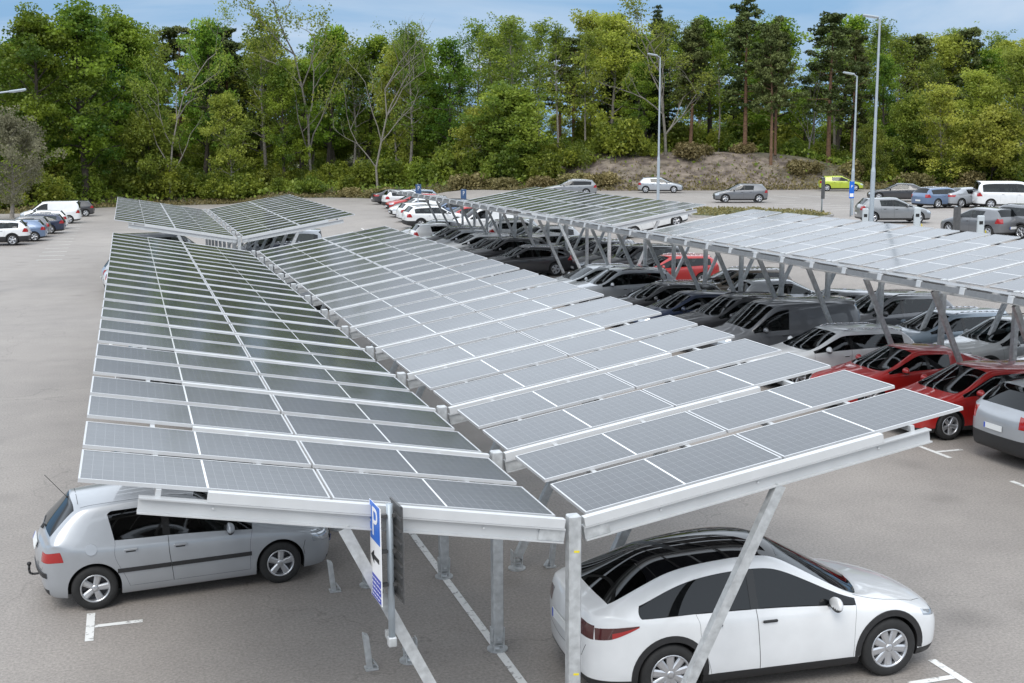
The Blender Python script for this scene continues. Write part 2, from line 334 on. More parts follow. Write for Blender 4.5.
# ------------------------------------------------------------------ cars
PAINT, WIND, REARG, SIDEG, TRIM, HEAD, TAIL, DOOR1, DOOR2, GRILLE, WELL, ROOFG = range(12)

def car_cage(P):
    """control cage of a car body; x forward, y left, z up, origin on the ground at mid length.
    Distances d in P are measured from the nose backwards."""
    L_, W, zc = P['L'], P['W']/2, P['zc']
    X = lambda d: L_/2-d
    fa, ra = P['fo'], P['fo']+P['wb']                     # axle distances from the nose
    bf, br = P['belt']                                    # belt height front / rear
    rh = P['roofw']*W                                     # roof half width
    zr = P['roof']                                        # heights at header, peak, roof end
    cd, cz = P['cowl']; hd = P['header']; rd = P['roofend']; wd, wz = P['rwin']; tz = P['tail']; nz_ = P['nose']
    def belt(d): return bf + (br-bf)*max(0, min(1, (d-cd)/(wd-cd)))
    arch = P['wr']+.06
    bp = P['bpill']; dp = P['cpill']
    C = []                                                # columns: list of 14 points (half), bottom centre -> top centre
    def side(xl, xm, xb, w, zb, z0=zc, tuck=0):
        # bottom b0..b3 then s0..s4 then belt s5
        hz = zb-z0
        pts = [(xl, 0, z0), (xl, .25*w*W, z0), (xl, .5*w*W, z0), (xl, .75*w*W, z0), (xl, (.93-tuck)*w*W, z0+.01),
               (xl, (.985-tuck*.4)*w*W, z0+.10), (xl*.6+xm*.4, 1.0*w*W, z0+hz*.42), (xm, P.get('char', 1.0)*w*W, z0+hz*.72), (xm*.4+xb*.6, .985*w*W, z0+hz*.90), (xb, .945*w*W, zb)]
        return pts
    def hood(xt, bw, zb, ztop, bow):
        out = []
        for k, hh in ((.80, .42), (.56, .72), (.29, .93), (0, 1.0)):
            y = bw*k; out.append((xt+bow*(1-k*k), y, zb+(ztop-zb)*hh))
        return out
    def green(xt, zt, ry, zb, bw, bow, f1=.16):
        # t1 top of side glass, t2 rail, t3, t4
        g = zt-zb
        y1 = ry+(bw-ry)*min(.16, .1/max(g, .05)) if g > .05 else bw*.97
        return [(xt, y1, zt-min(P.get('rail', .062), g*.33)), (xt+bow*.12, ry*.95, zt-min(.026, g*.12)), (xt+bow*.72, ry*.52, zt+P.get('crown', .012)), (xt+bow, 0, zt+P.get('crown', .012)*1.6)]
    # c0 nose edge
    C.append(side(X(.12), X(.12), X(.16), .80, nz_-.05, zc+.02, .02) + hood(X(.15), .945*.80*W, nz_-.05, nz_, .05))
    C.append(side(X(.30), X(.30), X(.36), .945, nz_+.01, zc) + hood(X(.36), .945*.945*W, nz_+.01, nz_+(cz-nz_)*.34, .08))
    zh = nz_+(cz-nz_)*.74
    C.append(side(X(fa), X(fa), X(fa-.02), .995, nz_+(bf-nz_)*.72) + hood(X(fa-.05), .94*.995*W, nz_+(bf-nz_)*.72, zh, .08))
    # c3 cowl
    xs = X(fa+arch+.07)
    C.append(side(xs, xs, X(cd+.08), 1.0, bf) + [(X(cd+.06), .915*W, bf+.03), (X(cd+.03), .885*W, bf+.045), (X(cd-.09-P.get('cowlfwd', 0)*.75), .5*W, cz-.02), (X(cd-.14-P.get('cowlfwd', 0)), 0, cz)])
    # c4 mid windshield
    md = cd+(hd-cd)*.52; mz = cz+(zr[0]-cz)*.60
    xm4 = X(fa+arch+.07+(bp-fa-arch-.07)*.42)
    C.append(side(xm4, xm4, X(md), 1.0, belt(md)) + green(X(md+.10), mz-.03, rh+(.945*W-rh)*.40, belt(md), .945*W, .16))
    # c5 header
    xm5 = X(fa+arch+.07+(bp-fa-arch-.07)*.74)
    C.append(side(xm5, xm5, X(hd+.06), 1.0, belt(hd)) + green(X(hd+.10), zr[0], rh, belt(hd), .945*W, .13))
    # c6 b pillar
    C.append(side(X(bp), X(bp), X(bp+.03), 1.0, belt(bp)) + green(X(bp+.05), zr[1], rh*1.005, belt(bp), .945*W, .0))
    # c7 end of rear door
    xr = X(min(dp, ra-.12))
    zdp = zr[1]+(zr[2]-zr[1])*max(0, min(1, (dp-bp)/max(.1, rd-bp)))
    zdp = P.get('zdp', zdp)
    C.append(side(X(ra-arch-.06 if P.get('van') is None else dp), xr, X(dp-P.get('slant', .07)), 1.0, belt(dp)) + green(X(dp+P.get('slant', .07)*.4), zdp, rh*.99, belt(dp), .945*W, .0))
    # c8 roof end
    r8 = min(ra+.05, L_-.5)
    C.append(side(X(ra), X(ra), X(max(rd, dp+.12)), .995, belt(max(rd, dp+.12))) + green(X(rd), zr[2], rh*P.get('rtaper', .95), belt(rd), .94*W, -.05))
    if P.get('qtaper'):
        c = C[-1]; zb = c[9][2]; xq = X(P['qtaper']); c[9] = (xq, c[9][1], zb); c[10] = (xq-.04, c[9][1]-.02, zb+.05)
    # c9 bottom of rear window
    d9 = max(ra+arch+.04, L_-.34)
    C.append(side(X(d9), X(d9), X(min(wd, L_-.22)), .965, wz-.03, zc+.02) + [(X(wd), .845*W*.965, wz+.005), (X(wd+.005), .77*W*.965, wz+.02), (X(wd+.04), .42*W, wz+.025), (X(wd+.055), 0, wz+.03)])
    # c10 tail edge
    zt10 = tz-.03
    C.append(side(X(L_-.10), X(L_-.09), X(L_-.13), .85, zt10, zc+.05, .03) + [(X(L_-.12), .945*.85*W*.80, tz-.008), (X(L_-.105), .945*.85*W*.56, tz), (X(L_-.085), .945*.85*W*.29, tz+.004), (X(L_-.075), 0, tz+.006)])
    return C

def car_body_bm(P):
    C = car_cage(P); nc = len(C); nr = 14
    bm = bmesh.new(); cl = bm.edges.layers.float.new('crease_edge')
    V = {}
    for i, c in enumerate(C):
        for j, (x, y, z) in enumerate(c):
            if j in (0, 13): v = bm.verts.new((x, 0, z)); V[i, j, 1] = V[i, j, -1] = v
            else:
                V[i, j, 1] = bm.verts.new((x, y, z)); V[i, j, -1] = bm.verts.new((x, -y, z))
    style = P['style']; clad = P.get('clad', False)
    def mat(i, j):
        # i column gap, j row gap ; rows: 0-3 bottom, 4-8 side, 9 belt->t1, 10 t1->t2, 11,12 top
        if j <= 3: return TRIM
        if j == 4: return TRIM if (clad or P.get('sill_trim', True)) else PAINT
        if j == 5 and clad and 1 <= i <= 9: return TRIM
        if j in (11, 12):
            if i in (3, 4): return WIND
            if i == 8: return REARG
            if P.get('glassroof') and 5 <= i <= 7: return ROOFG
            return PAINT
        if j == 9:
            if 3 <= i <= 5: return SIDEG
            if i == 6: return SIDEG if not P.get('van') else PAINT
            if i == 7: return SIDEG if P.get('quarter') else PAINT
            return PAINT
        if j == 8:
            if i == 0: return HEAD
            if i == 9 and style != 'low' and not P.get('slimtail'): return TAIL
        if j == 7 and i == 9 and not P.get('notailside'): return TAIL
        if j == 7 and i == 0 and P.get('bighead', True): return HEAD
        if style == 'tall' and i == 8 and j in (9,): return PAINT
        if 4 <= i+1 and 5 <= j <= 8:
            if i in (3, 4, 5): return DOOR1
            if i == 6: return DOOR2 if not P.get('van') else PAINT
        return PAINT
    smooth = lambda f: setattr(f, 'smooth', True)
    for i in range(nc-1):
        for j in range(nr-1):
            for s in (1, -1):
                q = [V[i, j, s], V[i+1, j, s], V[i+1, j+1, s], V[i, j+1, s]]
                if s < 0: q.reverse()
                f = bm.faces.new(q); f.material_index = mat(i, j); f.smooth = True
    # end caps : side levels 4..9 (z), across index k=0..4 ; top edge rows 9..13, bottom edge rows 4,3,2,1,0
    for i, sgn in ((0, 1), (nc-1, -1)):
        c = C[i]
        G = {}
        for s in (1, -1):
            for lev in range(6):
                for k in range(5):
                    if k == 0: G[lev, k, s] = V[i, 4+lev, s]
                    elif lev == 5: G[lev, k, s] = V[i, 9+k, s]
                    elif lev == 0: G[lev, k, s] = V[i, 4-k, s]
                    else:
                        e = c[4+lev]; t = (1, .80, .56, .29, 0)[k]
                        if k == 4 and (lev, k, -s) in G: G[lev, k, s] = G[lev, k, -s]; continue
                        tx = c[9+k][0]-c[9][0]; bx = c[4-k][0]-c[4][0]; f_ = lev/5
                        bul = P.get('bulgef', .10) if sgn > 0 else P.get('bulger', .07)
                        prof = (0, .75, 1.0, .95, .62, 0)[lev]
                        x = e[0]+tx*f_+bx*(1-f_)+sgn*bul*(1-t*t)*(.35+.65*prof)+sgn*.02*prof
                        topz, botz = c[9+k][2], c[4-k][2]
                        zz = botz+(topz-botz)*((e[2]-c[4][2])/(c[9][2]-c[4][2]))
                        G[lev, k, s] = bm.verts.new((x, s*e[1]*t, zz))
            for lev in range(5):
                for k in range(4):
                    q = [G[lev, k, s], G[lev+1, k, s], G[lev+1, k+1, s], G[lev, k+1, s]]
                    if len(set(q)) < 3: continue
                    if s*sgn < 0: q.reverse()
                    f = bm.faces.new(q); f.smooth = True
                    m = PAINT
                    if sgn > 0:
                        if (lev == 4 or (lev == 3 and P.get('bighead', True))) and k == 0: m = HEAD
                        elif lev in P.get('grille', (1, 2)) and k >= 1: m = GRILLE
                        elif lev == 0: m = TRIM
                    else:
                        if lev in ((3, 4) if style != 'low' and not P.get('slimtail') else (3,)) and k <= (1 if style == 'low' else 0): m = TAIL
                        elif lev == 0 or (lev == 1 and (clad or P.get('rear_trim'))): m = TRIM
                    f.material_index = m
    bm.normal_update()
    bmesh.ops.recalc_face_normals(bm, faces=bm.faces)
    def crease(a, b, v):
        e = bm.edges.get((a, b))
        if e: e[cl] = v
    for i in range(nc-1):
        for s in (1, -1):
            crease(V[i, 4, s], V[i+1, 4, s], .5)
            if i >= 3: crease(V[i, 9, s], V[i+1, 9, s], .35)
            if i >= 4: crease(V[i, 11, s], V[i+1, 11, s], P.get('railcrease', .15))
    for s in (1, -1):
        for j in range(9, 13): crease(V[nc-1, j, s], V[nc-1, j+1, s], .4)
        for j in range(9, 13): crease(V[nc-2, j, s], V[nc-2, j+1, s], .35)
        for j in range(11, 13):
            crease(V[3, j, s], V[3, j+1, s], .45); crease(V[5, j, s], V[5, j+1, s], .35); crease(V[8, j, s], V[8, j+1, s], P.get('rearcrease', .5))
    return bm

def eval_mesh(o):
    dg = bpy.context.evaluated_depsgraph_get(); dg.update()
    return bpy.data.meshes.new_from_object(o.evaluated_get(dg), preserve_all_data_layers=False, depsgraph=dg)

def wheel_parts(P, spokes=5, dark=False, split=False):
    r, w = P['wr'], P.get('tw', .205)
    bm = bmesh.new()
    rr = r*P.get('rimr', .66)
    lathe(bm, [(rr, -w/2+.012), (rr+.012, -w/2), (r-.035, -w/2+.002), (r-.008, -w/2+.022), (r, -w/2+.05), (r, w/2-.05), (r-.008, w/2-.022), (r-.035, w/2-.002), (rr+.012, w/2), (rr, w/2-.012)], 36, closed=True)
    bmesh.ops.recalc_face_normals(bm, faces=bm.faces)
    tyre = bpy.data.meshes.new('tyre'); bm.to_mesh(tyre); bm.free(); tyre.materials.append(MAT['tyre'])
    bm = bmesh.new()   # rim faces outwards to +y
    lathe(bm, [(rr+.004, w/2-.014), (rr-.002, w/2-.004), (rr-.018, w/2-.006), (rr-.024, w/2-.03), (rr-.03, -w/2+.03)], 36)
    rings = lathe(bm, [(rr-.02, w/2-.10), (.001, w/2-.095)], 24, mi=1)
    lathe(bm, [(.052, w/2-.05), (.050, w/2-.018), (.03, w/2-.012), (.0005, w/2-.012)], 16)
    for k in range(spokes):
        a0 = 2*math.pi*k/spokes+.2
        for da in ((-.14, .14) if split else (0,)):
            a = a0+da*1.0
            hw = (.030 if split else (.042 if spokes < 9 else .054)) * (5/spokes)**.6 * r/.33
            for (u0, u1, w0, w1, y0, y1) in ((.03, rr-.012, hw*.9, hw*1.25, w/2-.02, w/2-.022),):
                ca, sa = math.cos(a0), math.sin(a0); cb, sb = math.cos(a), math.sin(a)
                p0 = Vector((ca*u0, 0, sa*u0)); p1 = Vector((cb*u1, 0, sb*u1)); t = Vector((-(p1-p0).normalized().z, 0, (p1-p0).normalized().x))
                vs = []
                for p_, hw_, yy in ((p0, w0, y0), (p1, w1, y1)):
                    for sgn, dy in ((-1, -.012), (-.55, 0), (.55, 0), (1, -.012), (1, -.05), (-1, -.05)):
                        q = p_+t*hw_*sgn; vs.append(bm.verts.new((q.x, yy+dy, q.z)))
                n = 6
                for i in range(n):
                    bm.faces.new((vs[i], vs[(i+1) % n], vs[n+(i+1) % n], vs[n+i]))
    bmesh.ops.recalc_face_normals(bm, faces=bm.faces)
    rim = bpy.data.meshes.new('rim'); bm.to_mesh(rim); bm.free(); rim.materials.append(MAT['rimdark' if dark else 'rim']); rim.materials.append(MAT['rimdark'])
    return tyre, rim

CAR_NAMES = {WIND: 'windscreen', REARG: 'rear_window', SIDEG: 'side_window', HEAD: 'headlight', TAIL: 'taillight', DOOR1: 'door', DOOR2: 'door', GRILLE: 'grille', ROOFG: 'glass_roof'}
def make_car(name, P, colour, lod=1):
    """builds one car at the origin: root Empty with its parts"""
    lev = P.get('lev', 2)
    bm = car_body_bm(P)
    me = bpy.data.meshes.new('cage'); bm.to_mesh(me); bm.free()
    for k in range(12): me.materials.append(None)
    o = link(bpy.data.objects.new('cage', me))
    md = o.modifiers.new('s', 'SUBSURF'); md.levels = lev; md.render_levels = lev; md.use_limit_surface = False
    m1 = eval_mesh(o)
    bpy.data.objects.remove(o); bpy.data.meshes.remove(me)
    # reference surface for normals
    vs = [v.co.copy() for v in m1.vertices]; vn = [v.normal.copy() for v in m1.vertices]; ps = [tuple(p.vertices) for p in m1.polygons]
    bvh = BVHTree.FromPolygons(vs, ps)
    # wheel arches
    fa = P['L']/2-P['fo']; ra = fa-P['wb']; W = P['W']/2; arch = P['wr']+P.get('archgap', .045)
    cb = bmesh.new()
    for ax in (fa, ra):
        for s in (1, -1):
            cyl(cb, (ax, s*(W-.30), P['wr']+.01), (ax, s*(W+.25), P['wr']+.01), arch, seg=40, mi=0)
            box(cb, (ax, s*(W-.025), P['wr']/2-.09), (2*arch*.985, .55, P['wr']+.2))
    # union of cylinder and box per wheel is left to the boolean (two cutters in sequence)
    cme = bpy.data.meshes.new('cut'); 
    cyls = bmesh.new()
    for ax in (fa, ra):
        for s in (1, -1):
            n0 = len(cyls.verts)
            seg = 40; ring = []
            pts = [(arch*math.cos(a), arch*math.sin(a)) for a in [math.pi*k/seg for k in range(seg+1)]]
            pts = [(arch*.99, -P['wr']-.1)] + pts + [(-arch*.99, -P['wr']-.1)]
            a_ = [cyls.verts.new((ax+x, s*(W-.30), P['wr']+.01+z)) for x, z in pts]; b_ = [cyls.verts.new((ax+x, s*(W+.25), P['wr']+.01+z)) for x, z in pts]
            cyls.faces.new(a_); cyls.faces.new(list(reversed(b_)))
            for k in range(len(pts)): cyls.faces.new((a_[k], b_[k], b_[(k+1) % len(pts)], a_[(k+1) % len(pts)]))
    bmesh.ops.recalc_face_normals(cyls, faces=cyls.faces)
    for f in cyls.faces: f.material_index = WELL
    cyls.to_mesh(cme); cyls.free(); cb.free()
    for k in range(12): cme.materials.append(None)
    oc = link(bpy.data.objects.new('cut', cme)); ob = link(bpy.data.objects.new('b', m1))
    b = ob.modifiers.new('b', 'BOOLEAN'); b.operation = 'DIFFERENCE'; b.object = oc; b.solver = 'EXACT'; b.material_mode = 'INDEX'
    m2 = eval_mesh(ob)
    if len(m2.polygons) < 200: m2 = m1.copy()
    bpy.data.objects.remove(ob); bpy.data.objects.remove(oc)
    # split
    co = [v.co.copy() for v in m2.vertices]
    polys = [(p.material_index, list(p.vertices)) for p in m2.polygons]
    def norm_at(p):
        loc, n, idx, dist = bvh.find_nearest(p)
        if loc is None: return Vector((0, 0, 1)), 9
        f = ps[idx]; w = poly_3d_calc([vs[i] for i in f], loc)
        nn = Vector((0, 0, 0))
        for wi, i in zip(w, f): nn += vn[i]*wi
        return (nn.normalized() if nn.length > 1e-6 else n), dist
    ncache = {}
    def cn(i):
        if i not in ncache: ncache[i] = norm_at(co[i])
        return ncache[i]
    root = empty(name)
    pm = PAINTS[colour] if isinstance(colour, str) else colour
    gl = MAT['glass']
    def build(nm, plist, mats, parent, inset=0., lift=0., flat=()):
        used = {}; vv = []; ff = []; mi = []
        for m, pv in plist:
            f = []
            for i in pv:
                if i not in used: used[i] = len(vv); vv.append(i)
                f.append(used[i])
            ff.append(f); mi.append(m)
        pos = [co[i].copy() for i in vv]
        if inset:
            ec = {}
            for f in ff:
                for a, b_ in zip(f, f[1:]+f[:1]): ec[frozenset((a, b_))] = ec.get(frozenset((a, b_)), 0)+1
            bnd = set(); 
            for e, n in ec.items():
                if n == 1: bnd |= set(e)
            nb = {}
            for f in ff:
                for a in f:
                    if a in bnd:
                        c_ = sum((pos[k] for k in f), Vector())/len(f); nb.setdefault(a, []).append(c_)
            newp = {}
            for a, l in nb.items():
                d = sum(l, Vector())/len(l)-pos[a]
                n = cn(vv[a])[0]; d = d-n*d.dot(n)
                if d.length > 1e-6: newp[a] = pos[a]+d.normalized()*inset
            for a, p_ in newp.items(): pos[a] = p_
        if lift: pos = [p_+cn(vv[k])[0]*lift for k, p_ in enumerate(pos)]
        me_ = bpy.data.meshes.new(nm); me_.from_pydata([tuple(p_) for p_ in pos], [], ff)
        ml = mats if isinstance(mats, dict) else None
        keys = sorted(set(mi))
        for k in keys: me_.materials.append(ml[k] if ml else mats)
        for p_, m in zip(me_.polygons, mi): p_.material_index = keys.index(m); p_.use_smooth = True
        # custom normals
        nl = []
        for p_, m in zip(me_.polygons, mi):
            for k in p_.vertices:
                n, dist = cn(vv[k])
                if m == WELL: n = p_.normal
                nl.append(tuple(n))
        me_.validate(); 
        if len(nl) == len(me_.loops): me_.normals_split_custom_set(nl)
        return meshobj(nm, me_, None, parent)
    def comps(pl):
        par = {}
        def find(a):
            while par[a] != a: par[a] = par[par[a]]; a = par[a]
            return a
        for m, pv in pl:
            for i in pv: par.setdefault(i, i)
            for a, b_ in zip(pv, pv[1:]):
                ra_, rb = find(a), find(b_); par[ra_] = rb
        g = {}
        for q in pl: g.setdefault(find(q[1][0]), []).append(q)
        return [x for x in g.values() if len(x) > 1 or len(pl) < 6]
    doors = P.get('doors', True) and lod >= 1
    bodyset = {PAINT, TRIM, WELL} | (set() if doors else {DOOR1, DOOR2}) 
    wellmat = MAT['well']
    bodym = {PAINT: pm, TRIM: MAT['trim'], WELL: wellmat, DOOR1: pm, DOOR2: pm}
    build('body', [q for q in polys if q[0] in bodyset], bodym, root)
    partmat = {WIND: gl, REARG: MAT['darkglass'], SIDEG: MAT[P.get('sideglass', 'glass')], HEAD: MAT['head'], TAIL: MAT[P.get('tailmat', 'tail')], DOOR1: pm, DOOR2: pm, GRILLE: MAT['trim'] if not P.get('closedgrille') else pm, ROOFG: MAT['roofglass'] if 'roofglass' in MAT else gl}
    first = {}
    for k in (WIND, REARG, SIDEG, ROOFG, HEAD, TAIL, GRILLE, DOOR1, DOOR2):
        if k in (DOOR1, DOOR2) and not doors: continue
        pl = [q for q in polys if q[0] == k]
        if not pl: continue
        for c_ in comps(pl):
            ob_ = build(CAR_NAMES[k], c_, partmat[k], root, inset=.004 if k in (DOOR1, DOOR2) else (.006 if k in (SIDEG,) else .002))
            if k in (DOOR1, DOOR2) and P.get('handles', True):
                ctr = sum((co[i] for q in c_ for i in q[1]), Vector())/sum(len(q[1]) for q in c_)
                xs_ = [co[i].x for q in c_ for i in q[1]]; zs_ = [co[i].z for q in c_ for i in q[1]]
                hx = min(xs_)+(.16 if k == DOOR1 else .22); hz = max(zs_)-.145
                loc, n, idx, dist = bvh.ray_cast(Vector((hx, 3*math.copysign(1, ctr.y), hz)), Vector((0, -math.copysign(1, ctr.y), 0)))
                if loc is not None:
                    hb = bmesh.new(); box(hb, loc+n*.016, (.19, .026, .034), bev=.010); box(hb, loc+n*.002-Vector((0, 0, .012)), (.13, .006, .05), mi=1); 
                    h_ = bmobj('handle', hb, [MAT['trim'] if P.get('darkhandle') else pm, MAT['trim'] if not P.get('darkhandle') else pm], ob_)
                    if P.get('strip') :
                        sb = bmesh.new(); x0, x1 = min(xs_)+.03, max(xs_)-.03; nseg = 14; row = []
                        for t in range(nseg+1):
                            xx = x0+(x1-x0)*t/nseg; rr_ = []
                            for zz, off in ((.565, .0), (.562, .012), (.505, .012), (.502, 0)):
                                l2, n2, i2, d2 = bvh.ray_cast(Vector((xx, 3*math.copysign(1, ctr.y), zz)), Vector((0, -math.copysign(1, ctr.y), 0)))
                                rr_.append(sb.verts.new(l2+n2*off))
                            row.append(rr_)
                        for a_, b_ in zip(row, row[1:]):
                            for z_ in range(3): sb.faces.new((a_[z_], a_[z_+1], b_[z_+1], b_[z_]))
                        bmesh.ops.recalc_face_normals(sb, faces=sb.faces); bmobj('side_moulding', sb, MAT['trim'], ob_)
    # cabin: lining, seats, dashboard
    build('cabin_lining', [q for q in polys if q[0] in (PAINT, DOOR1, DOOR2, TRIM)], {k: MAT['headliner'] for k in range(12)}, root, lift=-.03)
    cd_, cz_ = P['cowl']; bz = P['belt'][0]
    def seat(x, y, w, nm):
        b = bmesh.new(); box(b, (x+.08, y, bz-.42), (.52, w, .16), bev=.04); box(b, (x-.22, y, bz-.10), (.14, w, .62), rot=Euler((0, -.24, 0)), bev=.05)
        for yy in ((y,) if w < .7 else (y-.36, y, y+.36)): box(b, (x-.33, yy, bz+.29), (.09, .26, .17), rot=Euler((0, -.15, 0)), bev=.035)
        bmobj(nm, b, MAT['cabin'], root)
    fx = P['L']/2-P['bpill']+.22
    for s in (1, -1): seat(fx, s*.37*W/.9, .50, 'seat')
    if not P.get('van'): seat(fx-.86, 0, 1.18, 'rear_seat')
    b = bmesh.new(); box(b, (P['L']/2-cd_-.42, 0, bz-.11), (.5, 1.36*W/.92, .20), bev=.06); bmobj('dashboard', b, MAT['cabin'], root)
    b = bmesh.new(); q_ = Matrix.Translation((P['L']/2-cd_-.78, .36, bz-.05)) @ Euler((0, math.radians(-62), 0)).to_matrix().to_4x4()
    for k in range(18):
        a0, a1 = 2*math.pi*k/18, 2*math.pi*(k+1)/18; cyl(b, q_ @ Vector((.18*math.cos(a0), .18*math.sin(a0), 0)), q_ @ Vector((.18*math.cos(a1), .18*math.sin(a1), 0)), .014, seg=6)
    bmobj('steering_wheel', b, MAT['trim'], root)
    # wheels
    tyre, rim = wheel_parts(P, P.get('spokes', 5), P.get('darkrim', False), P.get('split', False))
    for ax in (fa, ra):
        for s in (1, -1):
            w = meshobj('wheel', tyre, None, root); w.location = (ax, s*(W-P.get('tw', .205)/2-.012), P['wr']+.002); w.rotation_euler = (0, (ax*3.7+s) % 6, 0 if s > 0 else math.pi)
            r_ = meshobj('rim', rim, None, w)
    # black pillar strip between the side windows, rounded rear corners of the side windows
    def on_side(x, z, s, off):
        l2, n2, i2, d2 = bvh.ray_cast(Vector((x, 3*s, z)), Vector((0, -s, 0)))
        return None if l2 is None else l2+n2*off
    sg = [co[i] for q in polys if q[0] == SIDEG for i in q[1]]
    d1 = [co[i] for q in polys if q[0] == DOOR1 for i in q[1]]
    if sg and d1:
        zt_ = max(v.z for v in d1); xb = min([v.x for v in d1 if v.z > zt_-.12] or [0])-.02
        zz_ = [v.z for v in sg if abs(v.x-xb) < .12]
        for s in (1, -1):
            if P.get('van') or not zz_: break
            b = bmesh.new(); pr = None; z0, z1 = min(zz_)+.004, max(zz_)-.012
            for k in range(7):
                row = [on_side(xb+dx, z0+(z1-z0)*k/6, s, .004) for dx in (.05, -.05)]
                if None in row: pr = None; continue
                row = [b.verts.new(v) for v in row]
                if pr: b.faces.new((pr[0], pr[1], row[1], row[0]))
                pr = row
            bmesh.ops.recalc_face_normals(b, faces=b.faces); bmobj('pillar_trim', b, MAT['gloss_black'], root)
            if P.get('round', 0):
                r_ = P['round']; x0 = min(v.x for v in sg); rear = [v for v in sg if v.x < x0+.05]; zb_, zt2 = min(v.z for v in rear), max(v.z for v in rear)
                for zc_, sg_ in ((zt2, -1),):
                    b = bmesh.new(); xs0 = min(v.x for v in rear if abs(v.z-zc_) < .04)-.02
                    arc = [(xs0+r_*(1-math.cos(t)), zc_-.008*sg_+sg_*r_*(1-math.sin(t))) for t in [math.pi/2*k/8 for k in range(9)]]
                    c_ = on_side(xs0, zc_-.008*sg_, s, .003)
                    pts = [on_side(x, z, s, .003) for x, z in arc]
                    if c_ is None or None in pts: b.free(); continue
                    cv = b.verts.new(c_); vs_ = [b.verts.new(p_) for p_ in pts]
                    for q, w in zip(vs_, vs_[1:]): b.faces.new((cv, q, w))
                    bmesh.ops.recalc_face_normals(b, faces=b.faces); bmobj('window_corner', b, pm, root)
    # wheel arch trims
    if P.get('clad') or P.get('archtrim'):
        for ax in (fa, ra):
            for s in (1, -1):
                ab = bmesh.new(); prev = None
                for k in range(25):
                    a = math.pi*k/24*1.08-.04*math.pi; row = []
                    for rr_, off in ((arch-.012, -.03), (arch-.012, .008), (arch+P.get('archw', .06), .008), (arch+P.get('archw', .06)+.004, -.004)):
                        xx, zz = ax+rr_*math.cos(a), P['wr']+.01+rr_*math.sin(a)
                        xo, zo = ax+(arch+.03)*math.cos(a), P['wr']+.01+(arch+.03)*math.sin(a)
                        l2, n2, i2, d2 = bvh.ray_cast(Vector((xo, 3*s, max(zo, P['zc']+.06))), Vector((0, -s, 0)))
                        if l2 is None: row = None; break
                        row.append(ab.verts.new((xx, l2.y+s*off, zz)))
                    if prev and row:
                        for q in range(3): ab.faces.new((prev[q], prev[q+1], row[q+1], row[q]))
                    prev = row
                bmesh.ops.recalc_face_normals(ab, faces=ab.faces); bmobj('wheel_arch_trim', ab, MAT['trim'], root)
    # mirrors
    cd, cz = P['cowl']
    for s in (1, -1):
        mb = bmesh.new(); mx_ = P['L']/2-cd-.42
        y0 = W*.93
        r = bmesh.ops.create_icosphere(mb, subdivisions=3, radius=1)
        for v in mb.verts:
            p_ = v.co; x = p_.x*.085; 
            if p_.x < 0: x *= .35
            v.co = Vector((x, p_.y*.125*(1-.15*p_.z), p_.z*.088*(1+.1*p_.y*s)))
        for v in mb.verts: v.co += Vector((mx_, s*(y0+.135), P['belt'][0]+.085))
        for f in mb.faces: f.smooth = True; f.material_index = 1 if f.calc_center_median().z < P['belt'][0]+.05 else 0
        beam_box(mb, (mx_-.0, s*(y0-.04), P['belt'][0]+.01), (mx_, s*(y0+.07), P['belt'][0]+.05), .05, .03, Vector((0, 0, 1)), 1)
        bmobj('wing_mirror', mb, [pm, MAT['trim']], root)
    # number plates
    def plate(s):
        pz = P.get('platez', .55) if s < 0 else .42
        loc, n, idx, dist = bvh.ray_cast(Vector((s*6, .0, pz)), Vector((-s, 0, 0)))
        if loc is None: return
        hi_, lo_ = [bvh.ray_cast(Vector((s*6, .0, pz+dz)), Vector((-s, 0, 0)))[0] for dz in (.05, -.05)]
        if hi_ is None or lo_ is None: return
        tilt = math.atan2((hi_.x-lo_.x), .10); e_ = Euler((0, tilt, 0))
        c_ = (hi_+lo_)/2+e_.to_matrix() @ Vector((s*.016, 0, 0))
        pb = bmesh.new(); box(pb, c_, (.012, .52, .112), rot=e_, mi=0); box(pb, c_+e_.to_matrix() @ Vector((s*.001, -s*.2385, 0)), (.013, .043, .108), rot=e_, mi=1)
        bmobj('number_plate', pb, [MAT['plate'], MAT['plateblue']], root)
    plate(-1)
    if P.get('frontplate', True): plate(1)
    if P.get('rails'):
        for s in (1, -1):
            rb = bmesh.new(); d0, d1 = P['header']+.25, P['roofend']-.15; pts = []
            for t in range(9):
                xx = P['L']/2-(d0+(d1-d0)*t/8); yy = s*P['roofw']*W*.86
                l2 = bvh.ray_cast(Vector((xx, yy, 4)), Vector((0, 0, -1)))[0]; pts.append(l2+Vector((0, 0, .035 if 0 < t < 8 else .0)))
            for a_, b_ in zip(pts, pts[1:]): cyl(rb, a_, b_, .016, seg=6)
            bmobj('roof_rail', rb, MAT['chrome' if P['rails'] == 'chrome' else 'trim'], root, True)
    if P.get('rearwiper'):
        pass
    return root

